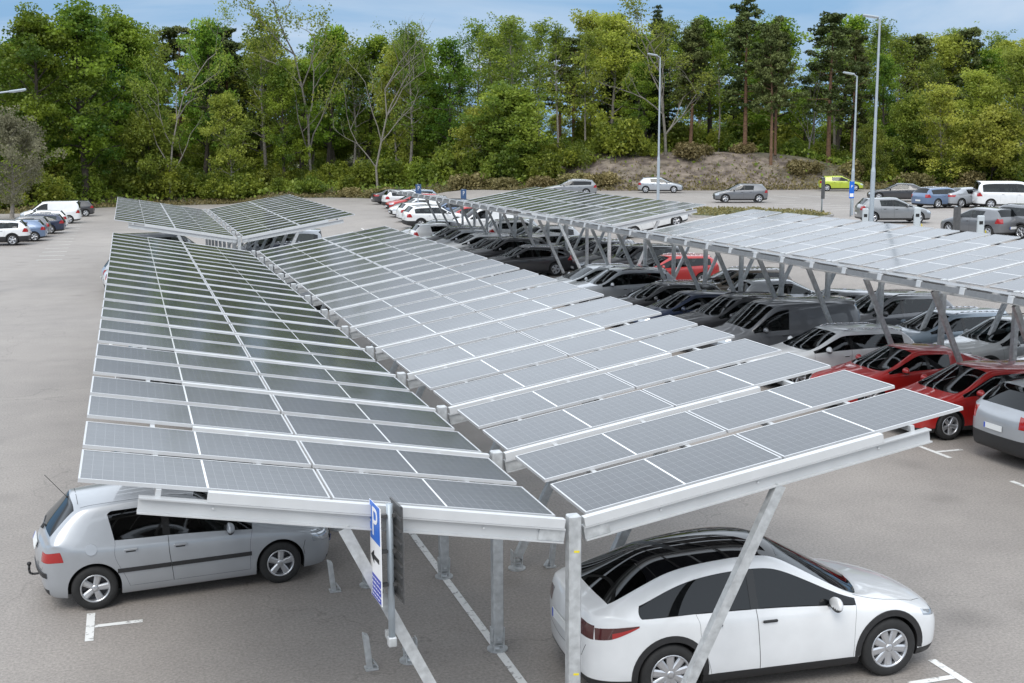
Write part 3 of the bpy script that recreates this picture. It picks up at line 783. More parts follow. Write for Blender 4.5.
def spec(**k): return k
SPECS = {
 'hatch_hero': spec(slimtail=True, round=.12, L=4.20, W=1.75, zc=.17, fo=.87, wb=2.608, wr=.315, nose=.74, cowl=(1.20, 1.00), cowlfwd=.14, header=1.98, roofend=3.66, rwin=(4.03, 1.02), tail=.96, roof=(1.45, 1.515, 1.45), roofw=.69, belt=(.89, .96), bpill=2.33, cpill=3.36, rtaper=.96, rail=.05, slant=.10, style='mid', quarter=False, lev=3, spokes=5, handles=True, strip=True, rimr=.64, sill_trim=False, grille=(1,), crown=.02, rear_trim=False, platez=.86),
 'crossover_hero': spec(sideglass='darkglass', notailside=True, L=4.75, W=1.92, zc=.19, fo=.87, wb=2.85, wr=.362, tw=.235, nose=.76, cowl=(1.27, 1.01), cowlfwd=.12, header=2.18, zdp=1.545, roofend=3.80, rwin=(4.42, 1.16), tail=1.13, roof=(1.56, 1.62, 1.45), roofw=.67, belt=(.96, 1.07), bpill=2.52, cpill=3.50, style='low', quarter=True, qtaper=4.16, archtrim=True, bighead=False, rail=.045, rearcrease=0.0, glassroof=True, lev=3, spokes=9, closedgrille=True, clad=False, sill_trim=True, darkhandle=True, tailmat='taildark', rimr=.68, grille=(2,), platez=.80, crown=.045, archgap=.05, rear_trim=False),
 'hatch': spec(L=4.20, W=1.79, zc=.17, fo=.85, wb=2.60, wr=.318, nose=.74, cowl=(1.12, .99), header=1.93, roofend=3.72, rwin=(4.00, 1.03), tail=.99, roof=(1.41, 1.46, 1.40), roofw=.70, belt=(.92, .99), bpill=2.15, cpill=3.10, style='mid', spokes=5),
 'estate': spec(L=4.72, W=1.84, zc=.17, fo=.92, wb=2.78, wr=.328, nose=.74, cowl=(1.34, .98), header=2.14, roofend=4.28, rwin=(4.55, 1.03), tail=.99, roof=(1.40, 1.45, 1.40), roofw=.69, belt=(.92, .98), bpill=2.38, cpill=3.36, style='tall', quarter=True, spokes=5, split=True, rails='chrome'),
 'suv': spec(L=4.62, W=1.88, zc=.22, fo=.90, wb=2.70, wr=.358, tw=.235, nose=.92, cowl=(1.26, 1.12), header=1.98, roofend=4.10, rwin=(4.42, 1.16), tail=1.11, roof=(1.59, 1.65, 1.58), roofw=.70, belt=(1.04, 1.12), bpill=2.26, cpill=3.24, style='mid', quarter=True, clad=True, spokes=5, split=True, rails='black', platez=.78, grille=(1, 2, 3)),
 'sedan': spec(L=4.70, W=1.84, zc=.17, fo=.90, wb=2.80, wr=.33, nose=.72, cowl=(1.34, .97), header=2.14, roofend=3.42, rwin=(4.12, 1.05), tail=1.03, roof=(1.38, 1.43, 1.36), roofw=.67, belt=(.91, .99), bpill=2.36, cpill=3.28, style='low', spokes=7),
 'van': spec(L=4.75, W=1.90, zc=.20, fo=.90, wb=2.95, wr=.335, nose=.92, cowl=(.98, 1.20), header=1.72, roofend=4.58, rwin=(4.68, 1.16), tail=1.10, roof=(1.76, 1.84, 1.82), roofw=.80, belt=(1.04, 1.10), bpill=2.05, cpill=3.30, style='mid', van=True, spokes=6, rtaper=.99, grille=(1, 2)),
 'minibus': spec(L=4.95, W=1.92, zc=.20, fo=.90, wb=3.10, wr=.335, nose=.95, cowl=(.98, 1.22), header=1.72, roofend=4.76, rwin=(4.86, 1.18), tail=1.12, roof=(1.82, 1.90, 1.88), roofw=.80, belt=(1.08, 1.14), bpill=2.10, cpill=3.50, style='mid', quarter=True, spokes=6, rtaper=.99, grille=(1, 2)),
 'small': spec(L=3.75, W=1.68, zc=.16, fo=.76, wb=2.42, wr=.295, nose=.76, cowl=(.92, 1.00), header=1.66, roofend=3.30, rwin=(3.56, 1.03), tail=.99, roof=(1.44, 1.49, 1.44), roofw=.71, belt=(.93, 1.0), bpill=1.90, cpill=2.78, style='mid', spokes=6),
}
PROTO = {}
def recolour(root, pm):
    for o in root.children:
        fix(o, pm)
        for c in o.children: fix(c, pm)
PAINT_SET = set(m.name for m in PAINTS.values())
def fix(o, pm):
    if o.type != 'MESH': return
    for k, m in enumerate(o.data.materials):
        if m and m.name in PAINT_SET:
            o.material_slots[k].link = 'OBJECT'; o.material_slots[k].material = pm
def car(kind, colour, x, y, heading, label, group=None, name=None, z=None, pitch=None):
    """heading: degrees, direction the nose points, 0 = +X, counter-clockwise"""
    if kind not in PROTO:
        PROTO[kind] = make_car(name or 'parked_car', SPECS[kind], colour); o = PROTO[kind]; o['colour0'] = colour
    else:
        o = copy_tree(PROTO[kind]); o.name = name or 'parked_car'
        recolour(o, PAINTS[colour])
    if 'colour0' in o: del o['colour0']
    o.location = (x, y, gh(x, y)+.012 if z is None else z)
    h_ = R(heading); hx, hy = math.cos(h_), math.sin(h_)
    sl = (gh(x+hx*1.3, y+hy*1.3)-gh(x-hx*1.3, y-hy*1.3))/2.6; sl2 = (gh(x-hy*.8, y+hx*.8)-gh(x+hy*.8, y-hx*.8))/1.6
    o.rotation_euler = (math.atan(sl2), -math.atan(sl), h_)
    tag(o, label, 'van' if kind in ('van', 'minibus') else 'car', group)
    return o
# ------------------------------------------------------------------ ground, car park, bank
EDGE = [(-400, 118), (-60, 112), (-14, 113), (-6, 122), (4, 124), (16, 119), (24, 112), (34, 104), (44, 98), (56, 95), (70, 92), (90, 88), (130, 80), (400, 40)]
def edge(x):
    for (x0, y0), (x1, y1) in zip(EDGE, EDGE[1:]):
        if x0 <= x <= x1: return y0+(y1-y0)*S((x-x0)/(x1-x0))
    return EDGE[-1][1]
def vn(x, y, s=1.0):
    from mathutils import noise
    return noise.noise(Vector((x*s, y*s, 3.7)))
def th(x, y):
    """terrain height beyond the paved edge"""
    e = edge(x); d = y-e
    h = gh(x, min(y, e))
    if d <= 0: return h
    mound = 2.6*S((x-32)/14)*(1-S((x-58)/22))+.9
    far = 1.8*S((x+5)/40)
    h += mound*S(d/11)+far*S((d-5)/50)+.35*vn(x, y, .16)*S(d/4)+.15*vn(x, y, .6)*S(d/4)
    return h
def grid(name, xs, yf, hf, mat, dz=0, attr=None):
    vs, fs = [], []; ny = None; at = []
    for x in xs:
        ys = yf(x); ny = len(ys)
        for y in ys:
            vs.append((x, y, hf(x, y)+dz)); 
            if attr: at.append(attr(x, y))
    for i in range(len(xs)-1):
        for j in range(ny-1):
            a = i*ny+j; fs.append((a, a+ny, a+ny+1, a+1))
    me = bpy.data.meshes.new(name); me.from_pydata(vs, [], fs)
    for p in me.polygons: p.use_smooth = True
    if attr:
        l = me.attributes.new('scree', 'FLOAT', 'POINT'); l.data.foreach_set('value', at)
    return meshobj(name, me, mat)
xs_lot = [-60+1.5*k for k in range(127)]
def ys_lot(x):
    e = edge(x); ys = [-45+1.5*k for k in range(0, 80)]
    return [-45+(e+45)*k/110 for k in range(111)]
tag(grid('car_park', xs_lot, ys_lot, gh, MAT['asphalt']), kind='structure')
def frange(a, b, s):
    n = int(round((b-a)/s)); return [a+(b-a)*k/n for k in range(n+1)]
xs_t = [-1500, -700, -300, -150, -100]+frange(-75, 135, 2.5)+[160, 200, 300, 700, 1500]
def ys_t(x):
    e = edge(x)
    return [-600, -200, -60]+[-45+(e+45)*k/40 for k in range(1, 40)]+[e-1, e-.3]+[e+d for d in (.4, 1, 2, 3, 4, 5, 6, 7, 8, 9, 10, 11, 12, 14, 16, 19, 22, 26, 30, 36, 42, 50, 60, 80, 120, 250, 600, 1800)]
def scree(x, y):
    d = y-edge(x)
    return max(-.2, .95*S((x-33)/8)*(1-S((x-56)/12))*(1-S((d-9)/8)) + .22*S((x-56)/8)*(1-S((d-6)/6)) + .40*(1-S(abs(x-5)/9))*(1-S((d-3)/4))+.25)-.15
tag(grid('ground', xs_t, ys_t, th, MAT['terrain'], -.06, scree), kind='structure')

# grass island behind the far canopy
def isl(name, pts, h, mat, kind='structure'):
    bm = bmesh.new(); n = len(pts)
    lo = [bm.verts.new((x, y, gh(x, y)-.05)) for x, y in pts]; cx = sum(p[0] for p in pts)/n; cy = sum(p[1] for p in pts)/n
    hi = [bm.verts.new((cx+(x-cx)*.97, cy+(y-cy)*.97, gh(x, y)+h)) for x, y in pts]
    c = bm.verts.new((cx, cy, gh(cx, cy)+h+.12))
    for k in range(n):
        bm.faces.new((lo[k], lo[(k+1) % n], hi[(k+1) % n], hi[k])); bm.faces.new((hi[k], hi[(k+1) % n], c))
    bmesh.ops.subdivide_edges(bm, edges=bm.edges, cuts=3)
    me = bpy.data.meshes.new(name); bm.to_mesh(me); bm.free()
    l = me.attributes.new('scree', 'FLOAT', 'POINT'); l.data.foreach_set('value', [.1]*len(me.vertices))
    o = meshobj(name, me, mat); tag(o, kind=kind); return o
ISL = [(29.5, 58.0), (31, 55.5), (34, 54.3), (36.5, 54.2), (38, 55.5), (38.4, 59), (36.8, 62.5), (34, 65), (31.5, 64)]
isl('verge', ISL, .16, MAT['terrain'])
# kerb of the verge
kb = bmesh.new()
for (a, b) in zip(ISL, ISL[1:]+ISL[:1]):
    beam_box(kb, (a[0], a[1], gh(*a)+.06), (b[0], b[1], gh(*b)+.06), .14, .16)
tag(bmobj('kerb', kb, simple('concrete_kerb', (.34, .33, .31), .8, noise=.15)), kind='structure')

# painted markings (sheets 4 mm above the asphalt)
lb = bmesh.new()
def stripe(x0, y0, x1, y1, w):
    d = Vector((x1-x0, y1-y0, 0)); n = max(1, int(d.length/1.5)); t = Vector((-d.y, d.x, 0)).normalized()*w/2
    pr = None
    for k in range(n+1):
        p = Vector((x0, y0, 0))+d*k/n
        a = lb.verts.new((p.x+t.x, p.y+t.y, gh(p.x, p.y)+.006)); b = lb.verts.new((p.x-t.x, p.y-t.y, gh(p.x, p.y)+.006))
        if pr: lb.faces.new((pr[0], pr[1], b, a))
        pr = (a, b)
stripe(0, -6, 0, 33.5, .11); stripe(0, 39.3, 0, 61.5, .11)
BAY = 2.78
for Y0_, n_ in ((0.02, 12), (39.3, 8)):
    for k in range(-2 if Y0_ < 1 else 0, n_+1):
        for s in (-1, 1):
            y = Y0_+BAY*k+(-.44 if s < 0 else .22)
            X_ = s*5.03 if s < 0 else 5.10
            stripe(X_, y-.5, X_, y+.5, .11); stripe(X_-s*.06, y, X_-s*.68, y, .10)
for k in range(26):
    y = 3.85+2.83*k
    stripe(11.64, y-.5, 11.64, y+.5, .11); stripe(11.70, y, 12.32, y, .10)
    stripe(21.0, y-.5, 21.0, y+.5, .11); stripe(20.94, y, 20.3, y, .10)
for k in range(16):
    y = 62+2.7*k; stripe(-9.4, y, -8.0, y-.0, .11)
for k in range(12):
    y = 62+2.6*k
    stripe(42, y, 46.8, y, .11); 
for k in range(9):
    stripe(47+2.6*k, 79, 47+2.6*k, 83.5, .11)
tag(bmobj('road_markings', lb, MAT['white_line']), kind='structure')

# ------------------------------------------------------------------ solar canopies
GI, ZI, SL = .167, 2.614, math.atan(.804/4.62)
ca, sa = math.cos(SL), math.sin(SL)
def panel_protos():
    bm = bmesh.new(); t = .038
    L2, W2 = PL/2, PW/2; f = FRW
    for (cx, cy, sx, sy) in ((0, W2-f/2, PL, f), (0, -W2+f/2, PL, f), (L2-f/2, 0, f, PW-2*f), (-L2+f/2, 0, f, PW-2*f)):
        box(bm, (cx, cy, -t/2), (sx, sy, t))
    fr = bpy.data.meshes.new('frame'); bm.to_mesh(fr); bm.free(); fr.materials.append(MAT['frame'])
    bm = bmesh.new(); box(bm, (0, 0, -.010), (PL-2*f-.001, PW-2*f-.001, .012))
    ce = bpy.data.meshes.new('cells'); bm.to_mesh(ce); bm.free(); ce.materials.append(MAT['cells'])
    return fr, ce
FR_ME, CE_ME = panel_protos()
def mk(bmf, mat, nm, smooth=False):
    bm = bmesh.new(); bmf(bm); me = bpy.data.meshes.new(nm); bm.normal_update(); bm.to_mesh(me); bm.free(); me.materials.append(mat); return me
def hprofile(bm, a, b, w, h, t):
    """H beam from a to b: web in between two flanges, height h measured square to the beam"""
    a, b = Vector(a), Vector(b); d = (b-a).normalized(); side = Vector((0, 1, 0)); n = d.cross(side).normalized()
    if n.z < 0: n = -n
    beam_box(bm, a+n*(h/2-t/2), b+n*(h/2-t/2), w, t, n); beam_box(bm, a-n*(h/2-t/2), b-n*(h/2-t/2), w, t, n)
    beam_box(bm, a, b, t*1.2, h-2*t-.001, n)
def wing_pt(s, u, dn=0):     # u horizontal distance from the valley line, point on the panels' top plane, dn below it (square to it)
    return Vector((s*(u+dn*sa), 0, ZI+(u-GI)*.804/4.62-dn*ca))
def beam_f(s):
    def f(bm): hprofile(bm, wing_pt(s, .085, .180), wing_pt(s, 4.27, .180), .11, .155, .014)
    return f
def lip_f(s):
    def f(bm):
        beam_box(bm, wing_pt(s, .10, .052)+Vector((0, -.005, 0)), wing_pt(s, 3.66, .052)+Vector((0, -.005, 0)), .085, .096, Vector((-s*sa, 0, ca)))
        for u in (.95, 2.1, 3.6): cyl(bm, wing_pt(s, u, .16)+Vector((0, -.030, 0)), wing_pt(s, u, .16)+Vector((0, -.008, 0)), .012, seg=8)
    return f
def purlin_f(length):
    def f(bm):
        box(bm, (0, length/2, 0), (.05, length, .07))
    return f
def post_f(bm):
    box(bm, (0, 0, (2.63+.12)/2), (.135, .135, 2.63-.12), bev=.012)
def foot_f(bm):
    cyl(bm, (0, 0, .002), (0, 0, .022), .135, seg=28); cyl(bm, (0, 0, .022), (0, 0, .05), .05, .04, seg=16)
    box(bm, (0, 0, .075), (.13, .13, .014)); box(bm, (0, 0, .125), (.15, .15, .014))
    for sx in (-1, 1):
        box(bm, (sx*.078, 0, .22), (.012, .12, .17))
        for sy in (-1, 1): cyl(bm, (sx*.062, sy*.085, .022), (sx*.062, sy*.085, .27), .009, seg=8)
    box(bm, (0, .088, .17), (.045, .04, .025)); box(bm, (0, -.088, .17), (.045, .04, .025))
def strut_f(s):
    def f(bm):
        a, b = Vector((s*1.16, 0, .19)), Vector((s*2.40, 0, 2.735)); beam_box(bm, a, b, .10, .115, Vector((s, 0, .5)).normalized())
    return f
def plate_f(s):
    def f(bm):
        beam_box(bm, wing_pt(s, .08, .180)+Vector((0, -.0, 0)), wing_pt(s, .36, .180), .075, .12, Vector((-s*sa, 0, ca)))
    return f
MESH = {'post': mk(post_f, MAT['galv'], 'post'), 'foot': mk(foot_f, MAT['galv'], 'foot')}
for s in (-1, 1):
    MESH['beam', s] = mk(beam_f(s), MAT['alu'], 'beam'); MESH['lip', s] = mk(lip_f(s), MAT['alubright'], 'trim'); MESH['strut', s] = mk(strut_f(s), MAT['galv'], 'strut'); MESH['gusset', s] = mk(plate_f(s), MAT['galv'], 'gusset')
def put(nm, me, parent, loc=(0, 0, 0), rot=None):
    o = meshobj(nm, me, None, parent); o.location = loc
    if rot is not None: o.rotation_euler = rot
    return o
def canopy(x, y, bays, bay, dz, label, group, ends=(True, True), edgecaps=False):
    root = empty('solar_canopy', (x, y, 0)); tag(root, label, 'solar canopy', group)
    Z = dz
    for k in range(bays+1):
        yy = k*bay-.04
        p = put('post', MESH['post'], root, (0, yy, Z)); 
        f = put('base_plate', MESH['foot'], p, (0, 0, (0.0-Z)+gh(x, y+yy)-0.0))
        for s in (-1, 1):
            b = put('beam', MESH['beam', s], root, (0, yy, Z)); put('cover_strip', MESH['lip', s], b); put('gusset', MESH['gusset', s], b)
            st = put('strut', MESH['strut', s], root, (0, yy, Z)); put('base_plate', MESH['foot'], st, (s*1.15, 0, -Z+gh(x+s*1.15, y+yy)))
    Ltot = bays*bay
    pur = mk(purlin_f(Ltot-.10), MAT['alu'], 'purlin')
    for s in (-1, 1):
        for u in (.75, 1.95, 3.05, 4.10):
            p_ = wing_pt(s, u, .075); put('purlin', pur, root, (p_.x, .01, p_.z+Z), (0, -s*SL, 0))
        if edgecaps and s < 0:
            em = mk(lambda bm: box(bm, (0, Ltot/2, 0), (.035, Ltot-.02, .115)), MAT['edge'], 'edge_rail')
            p_ = wing_pt(s, 4.80, .135); put('edge_rail', em, root, (p_.x, 0, p_.z+Z), (0, -s*SL, 0))
            cm = mk(lambda bm: box(bm, (0, 0, 0), (.05, .15, .15), bev=.008), MAT['alu'], 'end_clamp')
            for k in range(2*bays+1):
                p2 = wing_pt(s, 4.81, .125); put('end_clamp', cm, root, (p2.x, min(max(.10, k*bay/2), Ltot-.1), p2.z+Z), (0, -s*SL, 0))
        for k in range(bays):
            for row in range(2):
                yc = k*bay+.05+PW/2+row*(PW+.195)
                for c in range(2):
                    u = GI+(PL/2+c*(PL+.026))*ca
                    p_ = wing_pt(s, u, 0)
                    o = put('solar_panel', CE_ME, root, (p_.x, yc, p_.z+Z), (0, -s*SL, 0)); put('frame', FR_ME, o)
    return root
XB = 16.3
cA1 = canopy(0, 0, 12, BAY, 0, 'large solar canopy in the foreground with the white crossover under its right wing', 'butterfly solar canopies')
cA2 = canopy(0, 39.25, 8, BAY, .10, 'short solar canopy behind the foreground one, nearest the wood on the left', 'butterfly solar canopies')
cB1 = canopy(XB, 1.7, 12, 2.8, .2, 'long solar canopy on the right over the two red cars and the grey van', 'butterfly solar canopies', edgecaps=True)
cB2 = canopy(XB, 39.3, 9, 2.8, .2, 'far solar canopy behind the right one, over the black estate and white cars', 'butterfly solar canopies', edgecaps=True)
# yellow survey marks on the first post
fp = [c for c in cA1.children if c.name.startswith('post')][0]
ym = bmesh.new()
for z in (.90, 2.25): box(ym, (.012, -.0685, z), (.06, .003, .022), rot=Euler((0, .12, 0)))
bmobj('yellow_mark', ym, MAT['yellow'], fp)

# leaning wheel stop posts beside the strut feet
def stop_mesh():
    bm = bmesh.new()
    box(bm, (0, 0, .012), (.16, .14, .02)); 
    vs = box(bm, (-.02, 0, .25), (.075, .10, .46), bev=.01)
    for v in bm.verts:
        if v.co.z > .1: v.co.x -= (v.co.z-.02)*.10
        if v.co.z > .42: v.co.x += .0; v.co.z -= max(0, (v.co.x+.07))*.9
    box(bm, (.05, 0, .07), (.015, .09, .10), rot=Euler((0, -.6, 0)))
    me = bpy.data.meshes.new('wheel_stop_post'); bm.to_mesh(me); bm.free(); me.materials.append(MAT['galv']); return me
SM = stop_mesh()
ORD = ['nearest', 'second', 'third', 'fourth']
for k in range(1, 5):
    for s in (-1, 1):
        o = meshobj('wheel_stop_post', SM, None); o.location = (s*1.66, k*BAY-.12, 0.002); o.rotation_euler = (0, 0, 0 if s > 0 else 0)
        if s > 0: o.rotation_euler = (0, 0, math.pi)
        tag(o, f"{ORD[k-1]} low wheel stop post in the row towards the {'silver hatchback' if s < 0 else 'white crossover'}", 'bollard', 'wheel stop posts under the foreground canopy')

# ------------------------------------------------------------------ signs
def arrow_mesh(bm, c, size, mi):
    pass
def parking_sign():
    root = empty('parking_sign', (-1.97, -.20, 1.62)); tag(root, 'blue parking sign with black left arrow on the front strut of the foreground canopy', 'sign')
    bm = bmesh.new(); cyl(bm, (0, 0, -.10), (0, 0, 1.36), .034, seg=16); bmobj('pole', bm, MAT['lamp_grey'], root, True)
    bm = bmesh.new(); box(bm, (0, 0, -.05), (.085, .085, .10), bev=.01); box(bm, (0, .13, -.05), (.05, .2, .07)); bmobj('clamp', bm, MAT['galv'], root)
    # front plate faces -X ; local frame : x right when read = -Y
    for side in (-1, 1):
        bm = bmesh.new(); box(bm, (0, 0, .86), (.008, .40, .98), bev=.003)
        o = bmobj('sign_plate', bm, [MAT['sign_white'] if side < 0 else MAT['sign_back']], root); o.location = (-.145 if side < 0 else .07, -.02, .03); o.rotation_euler = (0, 0, R(4)); o.scale = (1, 1, 1)
        bb = bmesh.new()
        for z in (.52, .86, 1.22): box(bb, (.06 if side < 0 else -.03, .0, z), (.11 if side < 0 else .05, .05, .03)); box(bb, (-side*.010, 0, z), (.016, .36, .035))
        if side > 0:
            for z in (.40, .64, .75, .98, 1.1, 1.34): box(bb, (-.012, 0, z), (.020, .36, .022))
        bmobj('bracket', bb, MAT['sign_back'], o)
        if side < 0:
            b1 = bmesh.new(); box(b1, (-.0050, 0, 1.16), (.003, .35, .38)); bmobj('blue_field', b1, MAT['sign_blue'], o)
            tm = text_mesh('P', .42, MAT['sign_white'], .001); t = meshobj('letter', tm, None, o); t.matrix_local = Matrix.Translation((-.0085, 0, 1.15)) @ Matrix(((0, 0, -1, 0), (-1, 0, 0, 0), (0, 1, 0, 0), (0, 0, 0, 1)))
            b2 = bmesh.new()
            box(b2, (-.0055, -.02, .80), (.003, .22, .045))
            vs = [b2.verts.new((-.0065, y, z)) for y, z in ((.165, .80), (.05, .87), (.05, .73))]; b2.faces.new(vs)
            bmobj('arrow', b2, MAT['sign_black'], o)
            b3 = bmesh.new(); box(b3, (-.0050, 0, .50), (.003, .35, .24)); bmobj('navy_field', b3, MAT['sign_navy'], o)
            b4 = bmesh.new(); rnd = random.Random(4)
            for r_, z in enumerate((.585, .54, .495, .45, .41)):
                y = .155
                while y > -.13:
                    w = rnd.uniform(.03, .09); box(b4, (-.0075, y-w/2, z), (.002, w, .010)); y -= w+.02
            bmobj('lettering', b4, MAT['sign_white'], o)
    return root
parking_sign()

def small_sign(p, h, label, style, wd=.55, turn=14):
    root = empty('sign_post', (p.x, p.y, p.z)); tag(root, label, 'sign')
    bm = bmesh.new(); cyl(bm, (0, 0, 0), (0, 0, h), .05, seg=10); bmobj('pole', bm, MAT['lamp_grey'], root, True)
    d = Vector((CC.x-p.x, CC.y-p.y)); a = math.atan2(d.y, d.x)+R(turn)
    if style == 'blue':
        bm = bmesh.new(); box(bm, (.06, 0, h-.55), (.02, wd, 1.05), bev=.004); o = bmobj('sign_plate', bm, MAT['sign_dull' if wd > .6 else 'sign_blue'], root); o.rotation_euler = (0, 0, a)
        tm = text_mesh('P', min(.5, wd*.8), MAT['sign_white'], .001); t = meshobj('letter', tm, None, o); t.matrix_local = Matrix.Translation((.0725, 0, h-.35)) @ Matrix(((0, 0, 1, 0), (1, 0, 0, 0), (0, 1, 0, 0), (0, 0, 0, 1)))
        bm = bmesh.new(); box(bm, (.0725, 0, h-.88), (.004, wd*.76, .22)); bmobj('white_field', bm, MAT['sign_white'], o)
    elif style == 'grey':
        bm = bmesh.new(); box(bm, (.06, 0, h-.7), (.02, wd, 1.35), bev=.004); o = bmobj('sign_plate', bm, MAT['sign_back'], root); o.rotation_euler = (0, 0, a)
    elif style == 'pillar':
        bm = bmesh.new(); box(bm, (0, 0, h*.68), (.34, .34, h*.64), bev=.02); o = bmobj('blue_panel', bm, MAT['sign_blue'], root)
        bm = bmesh.new(); box(bm, (0, 0, h*.18), (.36, .36, h*.36), bev=.02); bmobj('white_base', bm, MAT['sign_white'], root)
        tm = text_mesh('P', .5, MAT['sign_white'], .001); t = meshobj('letter', tm, None, root); t.matrix_local = Matrix.Rotation(math.atan2(d.y, d.x)*0+R(-90), 4, 'Z') @ Matrix.Translation((0, 0, 0)); t.matrix_local = Matrix.Translation((0, -.1725, h*.74)) @ Matrix(((1, 0, 0, 0), (0, 0, -1, 0), (0, 1, 0, 0), (0, 0, 0, 1)))
    return root
def post_at(px, D, lbl, style, ytop, wd=.55, turn=14):
    p = at_dist(px, D); p.z = gh(p.x, p.y); zt = CC.z+(CC.z-0)*0
    # height so that the top shows at row ytop
    d = ray(px, ytop); k = math.hypot(p.x-CC.x, p.y-CC.y)/math.hypot(d.x, d.y); ht = CC.z+d.z*k-p.z
    return small_sign(p, ht, lbl, style, wd, turn)
post_at(418, 96, 'left of two narrow blue signs at the far end of the car rows', 'blue', 184, .7, 52)
post_at(463, 96, 'right of two narrow blue signs at the far end of the car rows', 'blue', 189, .7, 52)
post_at(757, 97, 'blue and white information pillar in front of the dark grey hatchback', 'pillar', 186)
post_at(822, 80, 'narrow dark sign seen from behind below the lime green hatchback', 'grey', 177, .35, 50)
post_at(851, 79.5, 'small blue parking sign at the thinner lamp post by the lime green hatchback', 'blue', 181, .32, 20)
post_at(957, 58, 'dark sign seen from behind beside the dark hatchback at the charger', 'grey', 206, .4, 40)

# charging pillars
def charger(px, D, ytop, label):
    p = at_dist(px, D); p.z = gh(p.x, p.y); d = ray(px, ytop); k = math.hypot(p.x-CC.x, p.y-CC.y)/math.hypot(d.x, d.y); h = CC.z+d.z*k-p.z
    root = empty('charging_pillar', (p.x, p.y, p.z-.02), R(-28)); tag(root, label, 'charging pillar', 'charging pillars behind the right canopy')
    bm = bmesh.new(); box(bm, (0, 0, h/2), (.27, .22, h), bev=.03); bmobj('housing', bm, simple('charger_white', (.48, .52, .54), .4), root)
    bm = bmesh.new(); box(bm, (0, -.112, h*.82), (.15, .012, .14)); bmobj('screen', bm, MAT['sign_black'], root)
    bm = bmesh.new(); pr = None
    for k in range(13):
        t = k/12; q = Vector((.19+.14*math.sin(t*3.1), -.05, h*.62-(h*.5)*math.sin(t*math.pi)*.9))
        if pr is not None: cyl(bm, pr, q, .02, seg=6)
        pr = q
    bmobj('cable', bm, MAT['yellow'], root)
charger(866, 58, 208, 'pale charging pillar beside the tallest lamp post')
charger(918, 56, 207, 'pale charging pillar alone behind the bonnet of the grey hatchback')
charger(982, 54, 215, 'pale charging pillar with cable between the two dark cars on the right')

# lamp posts
def lamp(px, D, ytop, arm_az, arm, label, x=None):
    p = at_dist(px, D); p.z = gh(p.x, p.y); d = ray(px, ytop); k = math.hypot(p.x-CC.x, p.y-CC.y)/math.hypot(d.x, d.y); h = CC.z+d.z*k-p.z
    root = empty('street_lamp', p); tag(root, label, 'street lamp')
    bm = bmesh.new(); cyl(bm, (0, 0, 0), (0, 0, h*.32), .11, .105, 14); cyl(bm, (0, 0, h*.32), (0, 0, h*.34), .105, .075, 14); cyl(bm, (0, 0, h*.34), (0, 0, h), .075, .045, 14)
    bmobj('pole', bm, MAT['lamp_grey'], root, False)
    a = R(arm_az); dx, dy = math.cos(a), math.sin(a)
    bm = bmesh.new(); cyl(bm, (0, 0, h-.05), (dx*arm, dy*arm, h+.12), .035, seg=8); bmobj('arm', bm, MAT['lamp_grey'], root)
    bm = bmesh.new(); box(bm, (0, 0, 0), (.72, .26, .10), bev=.03); o = bmobj('lamp_head', bm, MAT['lamp_grey'], root); o.location = (dx*(arm+.3), dy*(arm+.3), h+.16); o.rotation_euler = (0, -R(9), a)
    bm = bmesh.new(); box(bm, (.02, 0, -.056), (.5, .2, .012)); bmobj('lens', bm, MAT['lamp_glass'], o)
lamp(872, 60, 20, 160, .12, 'tallest slim grey lamp post, its flat head above the pines on the right')
lamp(852, 81, 76, 170, .25, 'thinner grey lamp post beside the lime green hatchback, left of the tallest one')
lamp(658, 90, 57, 180, .3, 'grey lamp post before the silver hatchback parked at the mound')
lamp(-12, 58, 94, 5, 1.2, 'lamp head on an arm reaching in at the left edge of the view')
# ------------------------------------------------------------------ trees
def leaf_mesh(name, pts, tints, sizes, rng, mat, aspect=1.0, updir=.35, nrm=None):
    pts = np.asarray(pts, float); n = len(pts)
    d = rng.normal(size=(n, 3)); d[:, 2] += updir*1.5; d /= np.linalg.norm(d, axis=1)[:, None]
    a = np.cross(d, rng.normal(size=(n, 3))); a /= np.linalg.norm(a, axis=1)[:, None]; b = np.cross(d, a)
    s = np.asarray(sizes)[:, None]
    fold = d*s*.22
    v = np.empty((n, 4, 3)); v[:, 0] = pts-a*s*.55*aspect; v[:, 1] = pts-b*s*.40+fold; v[:, 2] = pts+a*s*.55*aspect; v[:, 3] = pts+b*s*.40+fold
    me = bpy.data.meshes.new(name); me.vertices.add(4*n); me.vertices.foreach_set('co', v.ravel())
    me.loops.add(4*n); me.loops.foreach_set('vertex_index', np.arange(4*n, dtype=np.int32))
    me.polygons.add(n); me.polygons.foreach_set('loop_start', np.arange(0, 4*n, 4, dtype=np.int32)); me.polygons.foreach_set('loop_total', np.full(n, 4, dtype=np.int32))
    me.update(calc_edges=True)
    at = me.attributes.new('tint', 'FLOAT', 'POINT'); at.data.foreach_set('value', np.repeat(np.clip(tints, 0, 1), 4).astype(np.float32))
    me.materials.append(mat); me.validate(); return me
